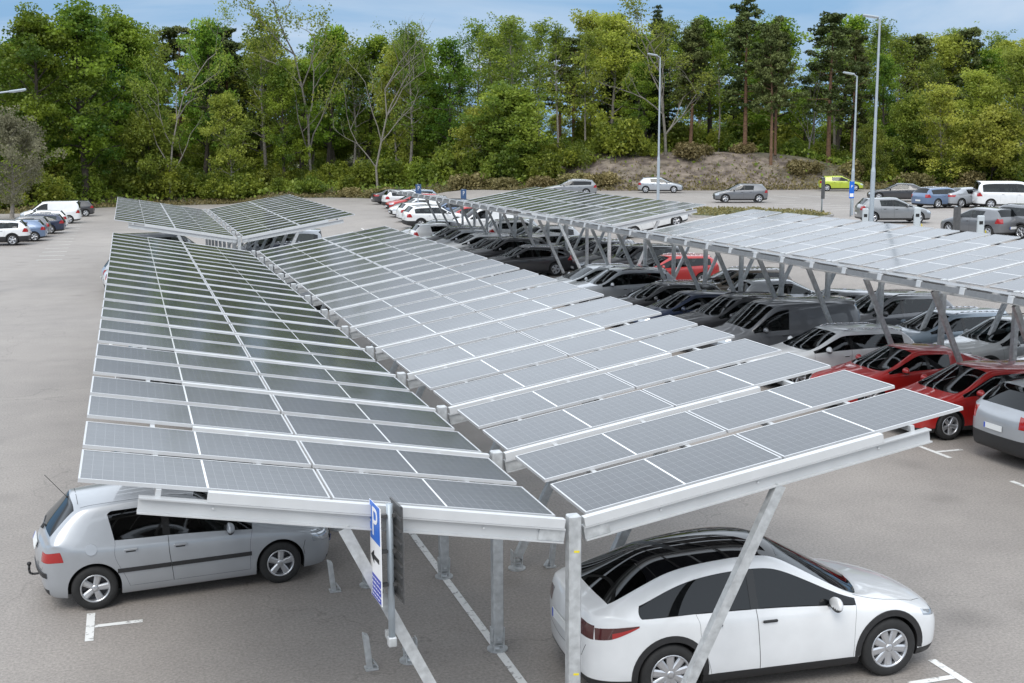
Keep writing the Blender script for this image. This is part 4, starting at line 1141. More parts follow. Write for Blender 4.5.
def tubes(segs, mat, name, sides=7):
    """segs: list of polylines [(p, r), ...]"""
    vs, fs = [], []
    for pl in segs:
        base = None
        n = len(pl)
        for i, (p, r) in enumerate(pl):
            d = (pl[min(i+1, n-1)][0]-pl[max(i-1, 0)][0]).normalized(); x = d.orthogonal().normalized() if i == 0 else (px_-d*px_.dot(d)).normalized(); px_ = x; y = d.cross(x)
            k0 = len(vs); m = sides if r > .05 else 4 if r > .02 else 3
            if i == 0: M_ = m
            for k in range(M_):
                a = 2*math.pi*k/M_; vs.append(tuple(p+(x*math.cos(a)+y*math.sin(a))*r))
            if base is not None:
                for k in range(M_): fs.append((base+k, base+(k+1) % M_, k0+(k+1) % M_, k0+k))
            base = k0
    me = bpy.data.meshes.new(name); me.from_pydata(vs, [], fs)
    for p in me.polygons: p.use_smooth = True
    me.materials.append(mat); return me
def vnorm(v): return v/np.linalg.norm(v)
def broadleaf(seed, H=19., R_=5.2, cb=.16, leaf='oak', bark='barkdark', density=1., limbs=34, lsize=.36, gap=.0, up=(.25, .95), topw=.55, csize=1.0, trunk_r=.32):
    rng = np.random.default_rng(seed); segs = []; pts = []; tn = []; sz = []
    lean = rng.normal(size=2)*.02
    def tp(t): return Vector((lean[0]*H*t+.25*math.sin(t*5+seed), lean[1]*H*t+.25*math.cos(t*4+seed*2), H*t*.93))
    segs.append([(tp(t), max(.03, trunk_r*(1.25-.35*min(1, t*12))*(1-t)**.8)) for t in [0, .02, .05, .1, .2, .3, .4, .5, .6, .7, .8, .9, 1]])
    def cluster(c, r, tint):
        n = int(74*density*(r/.9)**2*rng.uniform(.7, 1.2))
        q = rng.normal(size=(n, 3)); q /= np.linalg.norm(q, axis=1)[:, None]; q *= (rng.uniform(.25, 1, size=(n, 1))**.6)*r; q[:, 2] *= .68
        pts.append(q+np.array(c)); tn.append(np.clip(tint+rng.normal(size=n)*.12, 0, 1)); sz.append(.80*lsize*rng.uniform(.55, 1.25, size=n))
    for i in range(limbs):
        t = cb+(1-cb)*((i+.5)/limbs)**.9*.97; az = i*2.399+rng.normal()*.35
        s = (t-cb)/(1-cb)
        env = (1-(2*abs(s-.36)/ (1.28 if s > .36 else .95))**2.0) if True else 1
        env = max(.18, (math.sin(math.pi*min(1, s*.86+.14))**.75)*(1-.25*s) + (topw-.5)*s)
        ln = R_*env*rng.uniform(.62, 1.18)
        el = up[0]+(up[1]-up[0])*s+rng.normal()*.13
        p0 = tp(t*.97); dirv = Vector((math.cos(az)*math.cos(el), math.sin(az)*math.cos(el), math.sin(el)))
        pl = []; m = 5; q = p0.copy(); r0 = max(.025, trunk_r*.36*(1-s*.75))
        for k in range(m+1):
            pl.append((q.copy(), r0*(1-k/(m+.6)))); dirv = (dirv+Vector(rng.normal(size=3)*.13)+Vector((0, 0, .05))).normalized(); q = q+dirv*ln/m
        segs.append(pl)
        if rng.random() < gap: continue
        ltint = rng.uniform(.1, .85)
        for k in range(2, m+1):
            for _ in range(2 if k > 2 else 1):
                c = pl[k][0]+Vector(rng.normal(size=3))*(.55*csize); c.z += .15
                cluster(c, csize*rng.uniform(.6, 1.25), ltint+rng.normal()*.18)
                if rng.random() < .4: segs.append([(pl[k-1][0], .022), (pl[k-1][0].lerp(c, .5)+Vector(rng.normal(size=3)*.1), .015), (c, .008)])
    for _ in range(5): 
        c = tp(1)+Vector(rng.normal(size=3))*Vector((1, 1, .4)).length*.0+Vector((rng.normal()*.8, rng.normal()*.8, rng.uniform(-.8, .6))); cluster(c, csize*rng.uniform(.5, .9), rng.uniform(.3, .9))
    P_ = np.concatenate(pts); 
    return tubes(segs, MAT[bark], 'trunk'), leaf_mesh('crown', P_, np.concatenate(tn), np.concatenate(sz), rng, LEAF[leaf])
def pine(seed, H=19., cb=.5, R_=2.8, bark='barkpine'):
    rng = np.random.default_rng(seed); segs = []; pts = []; tn = []; sz = []
    ln_ = rng.normal(size=2)*.018
    def tp(t): return Vector((ln_[0]*H*t+.15*math.sin(t*4+seed), ln_[1]*H*t+.15*math.cos(t*3+seed), H*t))
    segs.append([(tp(t), max(.03, .27*(1-t)**.7)) for t in np.linspace(0, .99, 12)])
    for i in range(34):
        t = cb+(1-cb)*(i+.5)/34; az = i*2.4+rng.normal()*.5; s = (t-cb)/(1-cb)
        ln = R_*(.55+.45*math.sin(math.pi*min(1, s*.8+.2)))*rng.uniform(.5, 1.25)*(1.05-.55*s); el = .05+.7*s*rng.uniform(.3, 1)+rng.normal()*.1
        d = Vector((math.cos(az)*math.cos(el), math.sin(az)*math.cos(el), math.sin(el))); p0 = tp(t); p1 = p0+d*ln*.55; p2 = p0+d*ln+Vector((0, 0, .15*ln))
        segs.append([(p0, .06*(1.1-s)), (p1, .035), (p2, .012)])
        tt = rng.uniform(.1, .8)
        for k in range(5):
            c = p1.lerp(p2, rng.uniform(-.3, 1.1))+Vector(rng.normal(size=3)*.42); r = rng.uniform(.35, .8); n = int(58*(r/.6)**2)
            q = rng.normal(size=(n, 3)); q /= np.linalg.norm(q, axis=1)[:, None]; q *= (rng.uniform(.2, 1, size=(n, 1))**.6)*r; q[:, 2] *= .5
            pts.append(q+np.array(c)); tn.append(np.clip(tt+rng.normal(size=n)*.15, 0, 1)); sz.append(.24*rng.uniform(.6, 1.3, size=n))
    for i in range(9):     # dead stubs on the lower trunk
        t = rng.uniform(.18, cb); az = rng.uniform(0, 6.28); d = Vector((math.cos(az), math.sin(az), rng.uniform(-.1, .35))); l = rng.uniform(.5, 2.0); p0 = tp(t); segs.append([(p0, .03), (p0+d*l, .008)])
    return tubes(segs, MAT[bark], 'trunk'), leaf_mesh('crown', np.concatenate(pts), np.concatenate(tn), np.concatenate(sz), rng, LEAF['pine'], aspect=1.4)
def spruce(seed, H=20., R_=2.6, cb=.12):
    rng = np.random.default_rng(seed); segs = []; pts = []; tn = []; sz = []
    segs.append([(Vector((0, 0, H*t)), max(.015, .24*(1-t))) for t in np.linspace(0, 1, 9)])
    nw = 30
    for w in range(nw):
        s = (w+.5)/nw; z = H*(cb+(1-cb)*s)
        for k in range(7):
            az = k*.9+w*1.3+rng.normal()*.25; ln = R_*(1-s)**.85*rng.uniform(.65, 1.15)+.12
            d = Vector((math.cos(az), math.sin(az), 0)); p0 = Vector((0, 0, z)); droop = -.28*(1-s)+.12*s
            m = max(3, int(ln*16))
            for q in range(m):
                f = (q+.6)/m; c = p0+d*ln*f+Vector((0, 0, droop*ln*f+.10*ln*f*f)); wd = .30*(1-f)+.1
                j = rng.normal(size=(3, 3))*np.array([wd, wd, .10]); pts.append(j+np.array(c)); tn.append(np.full(3, .25+.5*f*rng.uniform(.3, 1))); sz.append(.28*rng.uniform(.6, 1.2, size=3))
            segs.append([(p0, .03*(1.1-s)), (p0+d*ln*.5+Vector((0, 0, droop*ln*.5)), .015), (p0+d*ln*.9+Vector((0, 0, droop*ln*.85)), .006)])
    return tubes(segs, MAT['barkdark'], 'trunk'), leaf_mesh('crown', np.concatenate(pts), np.concatenate(tn), np.concatenate(sz), rng, LEAF['spruce'], aspect=1.3, updir=-.1)
def deadtree(seed, H=13., leafy=0., spread=.75, mat='deadwood', leaf='birch'):
    rng = np.random.default_rng(seed); segs = []; tips = []
    def grow(p, d, ln, r, lev):
        pl = [(p.copy(), r)]; m = 4
        for k in range(m):
            d = (d+Vector(rng.normal(size=3)*.16)+Vector((0, 0, .05))).normalized(); p = p+d*ln/m; pl.append((p.copy(), r*(1-.14*(k+1))))
            if lev < 4 and (k > 0 or lev == 0):
                for _ in range(2 if lev == 0 else 1):
                    if rng.random() < .9:
                        az = rng.uniform(0, 6.28); s = Vector((math.cos(az), math.sin(az), .15)); nd_ = (d*(1-spread*.6)+s*spread).normalized()
                        grow(p, nd_, ln*rng.uniform(.38, .62), r*.5, lev+1)
        tips.append(p.copy()); segs.append(pl)
    grow(Vector((0, 0, 0)), Vector((0, 0, 1)), H*.70, .15, 0)
    tr = tubes(segs, MAT[mat], 'trunk'); cr = None
    if leafy:
        pts, tn, sz = [], [], []
        for t in tips:
            if rng.random() > leafy: continue
            n = 26; pts.append(rng.normal(size=(n, 3))*.38+np.array(t)); tn.append(np.clip(rng.uniform(.2, .9)+rng.normal(size=n)*.1, 0, 1)); sz.append(.22*rng.uniform(.6, 1.2, size=n))
        cr = leaf_mesh('crown', np.concatenate(pts), np.concatenate(tn), np.concatenate(sz), rng, LEAF[leaf])
    return tr, cr
def shrub(seed, H=2.6, R_=1.9, leaf='shrub'):
    rng = np.random.default_rng(seed); segs = []; pts = []; tn = []; sz = []
    for i in range(16):
        az = rng.uniform(0, 6.28); rr = R_*math.sqrt(rng.random())*.8; hh = H*rng.uniform(.35, .95)*(1-.35*(rr/R_)**2)
        c = Vector((rr*math.cos(az), rr*math.sin(az), hh)); segs.append([(Vector((c.x*.15, c.y*.15, -.15)), .03), (c*.6, .02), (c, .006)])
        tt = rng.uniform(.1, .9)
        for _ in range(3):
            cc = c+Vector((rng.normal()*.35, rng.normal()*.35, rng.uniform(-.9, .15)*hh*.7)); r = rng.uniform(.35, .75); n = int(60*(r/.6)**2)
            q = rng.normal(size=(n, 3)); q /= np.linalg.norm(q, axis=1)[:, None]; q *= (rng.uniform(.3, 1, size=(n, 1))**.6)*r
            pts.append(q+np.array(cc)); tn.append(np.clip(tt+rng.normal(size=n)*.13, 0, 1)); sz.append(.24*rng.uniform(.6, 1.25, size=n))
    return tubes(segs, MAT['barkdark'], 'stem'), leaf_mesh('crown', np.concatenate(pts), np.concatenate(tn), np.concatenate(sz), rng, LEAF[leaf])
KIND = {
 'oak0': broadleaf(1, 20, 6.2, .20, 'oak', density=1.0, limbs=38, gap=.08, trunk_r=.42),
 'oak1': broadleaf(2, 18, 5.4, .16, 'oak', density=.9, limbs=34, gap=.12, csize=.92, trunk_r=.36),
 'oak2': broadleaf(13, 17, 4.6, .24, 'oak', density=.75, limbs=28, gap=.22, csize=.85),
 'light0': broadleaf(3, 13, 4.2, .10, 'light', 'barkgrey', density=.8, limbs=30, lsize=.30, csize=.85, trunk_r=.2),
 'light1': broadleaf(4, 16, 4.8, .12, 'light', 'barkgrey', density=.8, limbs=32, lsize=.32, gap=.08, csize=.9, trunk_r=.22),
 'birch0': broadleaf(5, 20, 3.2, .35, 'birch', 'barkgrey', density=.55, limbs=26, lsize=.28, gap=.18, csize=.8, up=(.4, 1.1), trunk_r=.20),
 'birch1': broadleaf(6, 18, 3.6, .28, 'birch', 'barkgrey', density=.6, limbs=26, lsize=.28, gap=.22, csize=.8, up=(.35, 1.05), trunk_r=.20),
 'birch2': broadleaf(16, 19, 2.8, .42, 'birch', 'barkgrey', density=.6, limbs=22, lsize=.28, gap=.2, csize=.75, up=(.4, 1.1), trunk_r=.18),
 'bush0': broadleaf(7, 9, 4.4, .04, 'birch', density=1.1, limbs=34, lsize=.32, csize=.9, topw=.6, trunk_r=.16),
 'bush1': broadleaf(8, 7, 3.4, .04, 'light', density=1.0, limbs=28, lsize=.28, csize=.8, topw=.6, trunk_r=.14),
 'olive': broadleaf(9, 10, 4.6, .18, 'olive', 'barkgrey', density=.9, limbs=30, lsize=.26, csize=.85, trunk_r=.24),
 'pine0': pine(1, 19, .34, 3.9), 'pine1': pine(2, 20, .30, 3.6), 'pine2': pine(3, 16, .40, 3.2),
 'spruce': spruce(1, 20, 3.6), 'spruce1': spruce(2, 16, 3.3),
 'dead0': deadtree(1, 17, .12, .62), 'dead1': deadtree(4, 16, .55, .62), 'dead2': deadtree(9, 12, .35, .6),
 'shrub0': shrub(1), 'shrub1': shrub(2, 2.0, 2.1), 'shrub2': shrub(3, 3.2, 1.7), 'dry0': shrub(5, 1.1, 1.5, 'dry'),
}
TH = dict(oak0=20, oak1=18, oak2=17, light0=13, light1=16, birch0=20, birch1=18, birch2=19, bush0=9, bush1=7, olive=10, pine0=19, pine1=20, pine2=16, spruce=20, spruce1=16, dead0=17, dead1=16, dead2=12, shrub0=2.6, shrub1=2.0, shrub2=3.2, dry0=1.1)
CATS = dict(oak='tree', light='tree', birch='tree', bush='tree', olive='tree', pine='tree', spruce='tree', dead='tree', shrub='shrub', dry='shrub')
NAMES = dict(oak='broadleaf_tree', light='broadleaf_tree', birch='birch_tree', bush='young_tree', olive='grey_leaved_tree', pine='pine_tree', spruce='spruce_tree', dead='bare_tree', shrub='shrub', dry='dry_shrub')
trng = random.Random(11)
def tree(kind, x, y, scale, label, group=None, rz=None, wide=1.0):
    k = ''.join(c for c in kind if not c.isdigit())
    o = empty(NAMES[k], (x, y, th(x, y)-.12), trng.uniform(0, 6.28) if rz is None else rz)
    o.scale = (scale*wide, scale*wide, scale)
    tr, cr = KIND[kind]
    meshobj('stem' if k in ('shrub', 'dry') else 'trunk', tr, None, o)
    if cr: meshobj('crown', cr, None, o)
    tag(o, label, CATS[k], group); return o
def tree_px(kind, px, D, ytop, label, group=None, wide=1.0):
    """a tree standing at distance D in the direction of column px, as high as its top reaches in the photo"""
    p = at_dist(px, D); d = ray(px, ytop); k = math.hypot(p.x-CC.x, p.y-CC.y)/math.hypot(d.x, d.y)
    h = CC.z+d.z*k-th(p.x, p.y)+.1
    return tree(kind, p.x, p.y, h/TH[kind], label, group, None, wide)
def edge_dist(px, off):
    d = ray(px, 195); d.z = 0; d.normalize(); t = 20
    while t < 300:
        x, y = CC.x+d.x*t, CC.y+d.y*t
        if y > edge(x)+off: return t
        t += .5
    return t
FRONT = [
 ('olive', 12, -8, 118, 'grey green leaved tree at the left edge in front of the dark oaks', .95),
 ('oak0', 42, 12, 6, 'tall dark green oak with thick black trunk, leftmost of the big oaks', 1.05),
 ('oak1', 86, 8, -2, 'tall bright green oak with thick dark trunk behind the white pickup', 1.15),
 ('oak0', 128, 20, 8, 'big dark oak right of the bright green oak, above the parked pickup', .95),
 ('dead1', 170, 4, 42, 'few leaved tree with forked bare trunk left of the pale yellow green tree', .8),
 ('bush0', 150, 6, 118, 'round leafy young tree below the bare forked trunk', 1.0),
 ('oak2', 205, 16, 14, 'slim tall green tree with open crown behind the pale yellow green tree', .9),
 ('light0', 232, 6, 92, 'pale yellow green tree standing out before the dark wood', .95),
 ('birch1', 265, 14, 2, 'tall thin crowned tree with light gaps, right of the pale yellow green tree', 1.1),
 ('oak1', 285, 10, 60, 'dense dark green tree between the pale tree and the tall bare topped one', .8),
 ('dead1', 312, 12, -8, 'tree whose thin bare twigs are cut off by the upper edge', .9),
 ('oak2', 330, 18, 20, 'dark leafy tree behind the one with bare twigs at its top', 1.0),
 ('dead0', 378, 6, 40, 'whitish dead tree without leaves at the centre left of the wood', .95),
 ('birch1', 408, 14, 16, 'green tree with a yellowish top right of the whitish dead tree', 1.1),
 ('light1', 398, 18, 38, 'yellowish green tree behind the whitish dead tree', .8),
 ('oak2', 446, 16, 34, 'broad green tree with a gap of sky under its crown at mid picture', .95),
 ('birch0', 512, 18, 6, 'tall airy tree with a feathery olive top above the round bushy tree', 1.25),
 ('bush0', 512, 9, 92, 'round bushy green tree at the forest edge above the middle canopy', 1.35),
 ('bush1', 480, 12, 112, 'smaller bushy tree leaning on the left of the round bushy one', 1.1),
 ('birch2', 556, 14, 16, 'slender tree with pale trunk right of the feathery olive top', 1.1),
 ('birch0', 584, 18, 22, 'slender tree with thin crown left of the dark spruces', 1.0),
 ('spruce1', 618, 22, 14, 'dark pointed spruce, lower of the two spruce tops', 1.1),
 ('spruce', 655, 22, 5, 'dark pointed spruce with the highest spruce top', .95),
 ('oak2', 634, 14, 60, 'green leafy tree in front of the two dark spruces', .9),
 ('dead2', 665, 10, 34, 'spreading tree with twisted bare limbs behind the left lamp post', 1.1),
 ('pine2', 688, 14, 30, 'narrow dark pine right of the twisted bare limbs', 1.0),
 ('pine1', 742, 10, 4, 'tall pine with long bare trunk, highest above the mound', 1.2),
 ('birch2', 716, 14, 34, 'thin leafy tree between two pines over the mound', 1.0),
 ('pine2', 770, 6, 27, 'sparse half bare pine with reddish trunk above the mound', .75),
 ('pine2', 774, 9, 34, 'sparse pine just behind the leaning half bare one', .8),
 ('dead2', 806, 12, 66, 'small pale dead tree against the gap of sky', .7),
 ('pine0', 826, 10, 18, 'broad dark pine left of the tallest lamp post', 1.25),
 ('pine1', 850, 16, 36, 'dark pine behind the thinner lamp post', .9),
 ('oak2', 884, 12, 50, 'green tree just right of the tallest lamp post', .8),
 ('birch1', 925, 16, 52, 'pale green airy tree above the black saloon', 1.0),
 ('pine0', 962, 20, 33, 'pine top rising over the pale trees on the right', .9),
 ('light1', 972, 7, 66, 'pale green tree over the blue estate car', 1.15),
 ('light1', 1016, 5, 44, 'large pale green tree at the right edge above the white minibus', 1.25),
 ('bush0', 870, 4, 128, 'low bushy tree at the right end of the bare bank', .8),
 ('light0', 940, 4, 84, 'low pale tree coming down to the lot above the blue estate', 1.1),
 ('bush1', 990, 3, 112, 'low bushy tree behind the white minibus', 1.2),
 ('bush0', 905, 8, 100, 'low leafy tree at the foot of the wood above the black saloon', .9),
]
for kind, px, off, yt, lab, wide in FRONT:
    tree_px(kind, px, edge_dist(px, off), yt, lab, None, wide)
BACK = ['oak2', 'birch2', 'birch1', 'light1', 'oak2', 'birch0', 'pine0', 'birch1', 'oak1', 'birch2']
n_ = 0
for row, off, dens in ((0, 22, 34), (1, 32, 38), (2, 46, 42)):
    for px in range(-30-row*12, 1070, dens):
        kx = px+trng.uniform(-14, 14)
        yt = 30+trng.uniform(-10, 30)+row*3-(16 if kx > 470 else 0)
        if 795 < kx < 818 or 425 < kx < 445: yt += 40
        tree_px(BACK[(n_*7+row*3) % len(BACK)], kx, edge_dist(kx, off+trng.uniform(-3, 3)), yt, 'tree half hidden deep in the wood behind the front row of trees', 'trees deep in the wood', 1.25)
        n_ += 1
for row, off in ((0, 52), (1, 66)):
    for px in range(-20+row*10, 1060, 24):
        kx = px+trng.uniform(-8, 8)
        tree_px(['bush0', 'bush1', 'bush0'][px % 3], kx, edge_dist(kx, off+trng.uniform(-4, 4)), 122+trng.uniform(-12, 14), 'tree half hidden deep in the wood behind the front row of trees', 'trees deep in the wood', 1.5)
# low bushes under the trees
for row, off in ((0, 5), (1, 9), (2, 14), (3, 20)):
    for px in range(-20, 1060, 22 if row == 0 else 26):
        if row == 0 and (60 < px < 130 or 640 < px < 860): continue
        if row == 1 and 690 < px < 850: continue
        if row < 2 and trng.random() < .38: continue
        kx = px+trng.uniform(-9, 9); D = edge_dist(kx, off+trng.uniform(-1.5, 2)); p = at_dist(kx, D)
        tree(trng.choice(['shrub0', 'shrub1', 'shrub2', 'shrub0']), p.x, p.y, trng.uniform(.55, 1.5), 'leafy green bush in the thicket along the foot of the wood', 'bushes along the foot of the wood')
for px, off in ((692, 9), (741, 10), (803, 5), (858, 6), (915, 3), (962, 3), (1005, 3), (470, 3), (500, 3), (540, 3), (575, 3), (600, 3), (350, 2), (380, 2)):
    D = edge_dist(px, off); p = at_dist(px, D)
    tree('dry0', p.x, p.y, trng.uniform(.7, 1.3), 'straw coloured dry shrub on the bank below the wood', 'dry shrubs on the bank')
# grass and weeds, ground cover nobody could count
def cover(name, n, region, mat, label, size, hgt, seed):
    rng = np.random.default_rng(seed); pts = []; rnd = random.Random(seed)
    while len(pts) < n:
        x, y = region(rnd)
        pts.append((x, y, th(x, y)+rnd.uniform(0, hgt)))
    me = leaf_mesh(name, pts, rng.uniform(0, 1, len(pts)), size*rng.uniform(.5, 1.4, len(pts)), rng, mat, 1.2, .1)
    o = meshobj(name, me, None); tag(o, label, 'ground cover', kind='stuff')
def reg_w(r):
    while True:
        x = r.uniform(-45, 90); y = edge(x)+r.uniform(3, 40)
        if scree(x, y) < .35 or r.random() < .06: return x, y
cover('undergrowth', 26000, reg_w, LEAF['birch'], 'low green undergrowth on the floor of the wood', .34, .8, 3)
def reg_e(r):
    x = r.uniform(-45, 95); return x, edge(x)+.3+abs(r.gauss(0, 3.2))
cover('dry_grass', 16000, reg_e, LEAF['dry'], 'tufts of dry grass along the edge of the car park', .20, .22, 4)
def reg_i(r):
    while True:
        x, y = r.uniform(29, 39), r.uniform(54, 65.5)
        ins = False; n = len(ISL)
        for i in range(n):
            (x0, y0), (x1, y1) = ISL[i], ISL[i-1]
            if (y0 > y) != (y1 > y) and x < (x1-x0)*(y-y0)/(y1-y0)+x0: ins = not ins
        if ins: return x, y
rng_ = np.random.default_rng(8); rr_ = random.Random(8)
vp = [(lambda q: (q[0], q[1], gh(q[0], q[1])+.18+rr_.uniform(-.03, .10)))(reg_i(rr_)) for _ in range(2200)]
tag(meshobj('verge_grass', leaf_mesh('verge_grass', vp, rng_.uniform(0, 1, len(vp)), .13*rng_.uniform(.5, 1.4, len(vp)), rng_, LEAF['dry'], 1.3, .1), None), 'dry grass and weeds on the verge behind the far canopy', 'ground cover', kind='stuff')
# ------------------------------------------------------------------ parked cars
silver = car('hatch_hero', 'silver', -3.67, 6.73, 5.5, 'silver hatchback with tow hook under the left wing of the foreground canopy', z=.0)
electric = car('crossover_hero', 'white', 2.84, 1.50, -2.5, 'white black-roofed crossover under the right wing of the foreground canopy', z=.0)
def gap_lines(car_, lines, wid=.007):
    body = [c for c in car_.children if c.name.startswith('body')][0]
    bvh = BVHTree.FromPolygons([v.co.copy() for v in body.data.vertices], [tuple(p.vertices) for p in body.data.polygons])
    b = bmesh.new()
    for ax, pts in lines:
        for s in (1, -1):
            P_ = []
            for (a0, b0), (a1, b1) in zip(pts, pts[1:]):
                n = max(2, int(math.hypot(a1-a0, b1-b0)/.04))
                for k in range(n): P_.append((a0+(a1-a0)*k/n, b0+(b1-b0)*k/n))
            P_.append(pts[-1]); pr = None
            for i, (u, v) in enumerate(P_):
                if ax == 'side': l, n, _, d = bvh.ray_cast(Vector((u, 3*s, v)), Vector((0, -s, 0)))
                elif ax == 'top': l, n, _, d = bvh.ray_cast(Vector((u, v*s, 4)), Vector((0, 0, -1)))
                else: l, n, _, d = bvh.ray_cast(Vector((-5, u*s, v)), Vector((1, 0, 0)))
                if l is None or n.length < .1 or (pr and (l-pr[2]).length > .14): pr = None; continue
                if pr is None: pr = (None, None, l, n); continue
                t = (l-pr[2]).normalized().cross(n)*wid/2
                q = (b.verts.new(l+t+n*.0012), b.verts.new(l-t+n*.0012), l, n)
                if pr[0] is not None: b.faces.new((pr[0], pr[1], q[1], q[0]))
                pr = q
    bmesh.ops.recalc_face_normals(b, faces=b.faces); bmobj('panel_gap', b, MAT['well'], car_)
gap_lines(silver, [('side', [(1.62, .66), (1.58, .50), (1.60, .40)]), ('top', [(.78, .70), (1.2, .68), (1.6, .60), (1.85, .46)]), ('rear', [(.70, .92), (.66, .70), (.60, .60), (0, .60)]), ('top', [(-1.52, 0), (-1.52, .45)]), ('top', [(.45, .545), (-.6, .565), (-1.5, .545)])])
gap_lines(electric, [('side', [(1.90, .70), (1.86, .56), (1.80, .46)]), ('top', [(1.02, .78), (1.5, .76), (1.95, .66), (2.15, .52)]), ('rear', [(.78, 1.04), (.74, .80), (.62, .60), (0, .58)])])
# pointed tail lamps of the white crossover
def wedge_lamps():
    body = [c for c in electric.children if c.name.startswith('body')][0]
    bvh = BVHTree.FromPolygons([v.co.copy() for v in body.data.vertices], [tuple(p.vertices) for p in body.data.polygons])
    for s in (1, -1):
        b = bmesh.new(); cols = []
        for k in range(15):
            t = k/14; x = -2.368+.633*t; zt = .985+.012*t; zb = .845+.03*t+.105*max(0, (t-.45)/.55)**1.3; col_ = []
            for m in range(5):
                z = zb+(zt-zb)*m/4; l, n, _, d = bvh.ray_cast(Vector((x, 3*s, z)), Vector((0, -s, 0)))
                if l is None: col_ = None; break
                col_.append(b.verts.new(l+n*.006))
            if col_ and cols and cols[-1]:
                for m in range(4):
                    f = b.faces.new((cols[-1][m], cols[-1][m+1], col_[m+1], col_[m])); f.material_index = 1 if (m in (0, 1) and k > 7) else 0
            cols.append(col_)
        bmesh.ops.recalc_face_normals(b, faces=b.faces)
        bmobj('taillight', b, [MAT['taildark'], MAT['tail']], electric, True)
wedge_lamps()
# details of the silver hatchback
def hero_details():
    pm = PAINTS['silver']; X = lambda d: 2.10-d
    b = bmesh.new(); cyl(b, (X(3.72), 0, 1.42), (X(4.02), 0, 1.80), .004, seg=6); cyl(b, (X(3.70), 0, 1.40), (X(3.745), 0, 1.455), .03, .012, 10); bmobj('aerial', b, MAT['trim'], silver)
    b = bmesh.new(); pts = [(-2.05, 0, .36), (-2.16, 0, .36), (-2.20, 0, .38), (-2.21, 0, .43), (-2.205, 0, .50)]
    for p, q in zip(pts, pts[1:]): cyl(b, p, q, .017, seg=8)
    bmesh.ops.create_icosphere(b, subdivisions=2, radius=.032, matrix=Matrix.Translation((-2.205, 0, .52))); bmobj('tow_hook', b, MAT['trim'], silver, True)
    body = [c for c in silver.children if c.name.startswith('body')][0]
    bvh = BVHTree.FromPolygons([v.co.copy() for v in body.data.vertices], [tuple(p.vertices) for p in body.data.polygons])
    def strip(nm, angs, z0, z1, mat, off=.014):
        b = bmesh.new(); pr = None
        for a in angs:
            d = Vector((math.cos(R(a)), math.sin(R(a))*.45, 0)); row = []
            base = Vector((1.35 if abs(a) < 90 else -1.35, 0, 0))
            for z, o in ((z0, -.004), (z0+.006, off), (z1-.006, off), (z1, -.004)):
                o_ = base+d*3+Vector((0, 0, z)); l, n, i, ds = bvh.ray_cast(o_, -d)
                if l is None: row = None; break
                row.append(b.verts.new(l+n*o))
            if pr and row:
                for k in range(3): b.faces.new((pr[k], pr[k+1], row[k+1], row[k]))
            pr = row
        bmesh.ops.recalc_face_normals(b, faces=b.faces); bmobj(nm, b, mat, silver)
    strip('bumper_strip', [-68+4*k for k in range(35)], .50, .58, MAT['trim'])
    strip('bumper_strip', [112+4*k for k in range(35)], .50, .58, MAT['trim'])
    l, n, i, ds = bvh.ray_cast(Vector((-1.40, -3, .88)), Vector((0, 1, 0)))
    if l is not None:
        b = bmesh.new(); q = n.to_track_quat('Z', 'Y').to_matrix().to_4x4()
        bmesh.ops.create_cone(b, segments=24, radius1=.082, radius2=.078, depth=.006, cap_ends=True, matrix=Matrix.Translation(l+n*.001) @ q); bmobj('fuel_flap', b, pm, silver)
    b = bmesh.new(); cyl(b, (-1.985, 0, 1.05), (-1.93, .42, 1.075), .012, seg=6); cyl(b, (-2.0, 0, 1.03), (-1.96, 0, 1.08), .03, seg=8); bmobj('rear_wiper', b, MAT['trim'], silver)
hero_details()
def electric_details():
    body = [c for c in electric.children if c.name.startswith('body')][0]
    bvh = BVHTree.FromPolygons([v.co.copy() for v in body.data.vertices], [tuple(p.vertices) for p in body.data.polygons])
    for s in (1, -1):
        b = bmesh.new(); rows = []
        for x, z0, z1 in ((.98, .78, .80), (.86, .755, .80), (.84, .76, .80)):
            r_ = []
            for z in (z0, z1):
                l, n, i, d = bvh.ray_cast(Vector((x, 3*s, z)), Vector((0, -s, 0)))
                if l is None: break
                r_.append(b.verts.new(l+n*.004))
            rows.append(r_)
        for p, q in zip(rows, rows[1:]):
            if len(p) == 2 and len(q) == 2: b.faces.new((p[0], p[1], q[1], q[0]))
        bmesh.ops.recalc_face_normals(b, faces=b.faces); bmobj('side_camera', b, MAT['sign_black'], electric)
electric_details()
HL, HR = 180, 0
ROWL = 'cars in the row under the near side of the right canopy'
XL = 13.75
def rl(kind, colour, y, heading, label, x=XL, name=None): return car(kind, colour, x, y, heading, label, ROWL, name)
rl('suv', 'silver', 8.3, 0, 'silver grey suv with its tail to the aisle, nearest of the right row', 14.4)
rl('hatch', 'red', 11.15, 181, 'bright red hatchback nearest the silver suv, black wheels', 13.8)
rl('sedan', 'red', 14.0, 180, 'red saloon between the red hatchback and the white estate', 13.95)
rl('estate', 'white', 17.1, 180, 'white estate between the red saloon and the grey van', 13.8)
rl('van', 'dark grey', 20.0, 180, 'dark grey panel van with a plain side panel, beside the white estate', 13.9)
rl('suv', 'black', 22.9, 180, 'black suv just behind the grey van, mostly hidden', 14.0)
rl('hatch', 'dark blue', 25.6, 180, 'dark blue hatchback second behind the grey van', 13.6)
rl('estate', 'black', 28.4, 180, 'black estate between the dark blue hatchback and the silver suv with black windows', 13.9)
rl('suv', 'silver', 31.9, 180, 'silver suv with black windows third behind the grey van', 13.7)
rl('estate', 'light grey', 35.0, 180, 'light grey estate at the gap between the two right canopies', 13.8)
rl('estate', 'black', 45.2, 180, 'black estate seen whole from the side beyond the empty bays', 14.2)
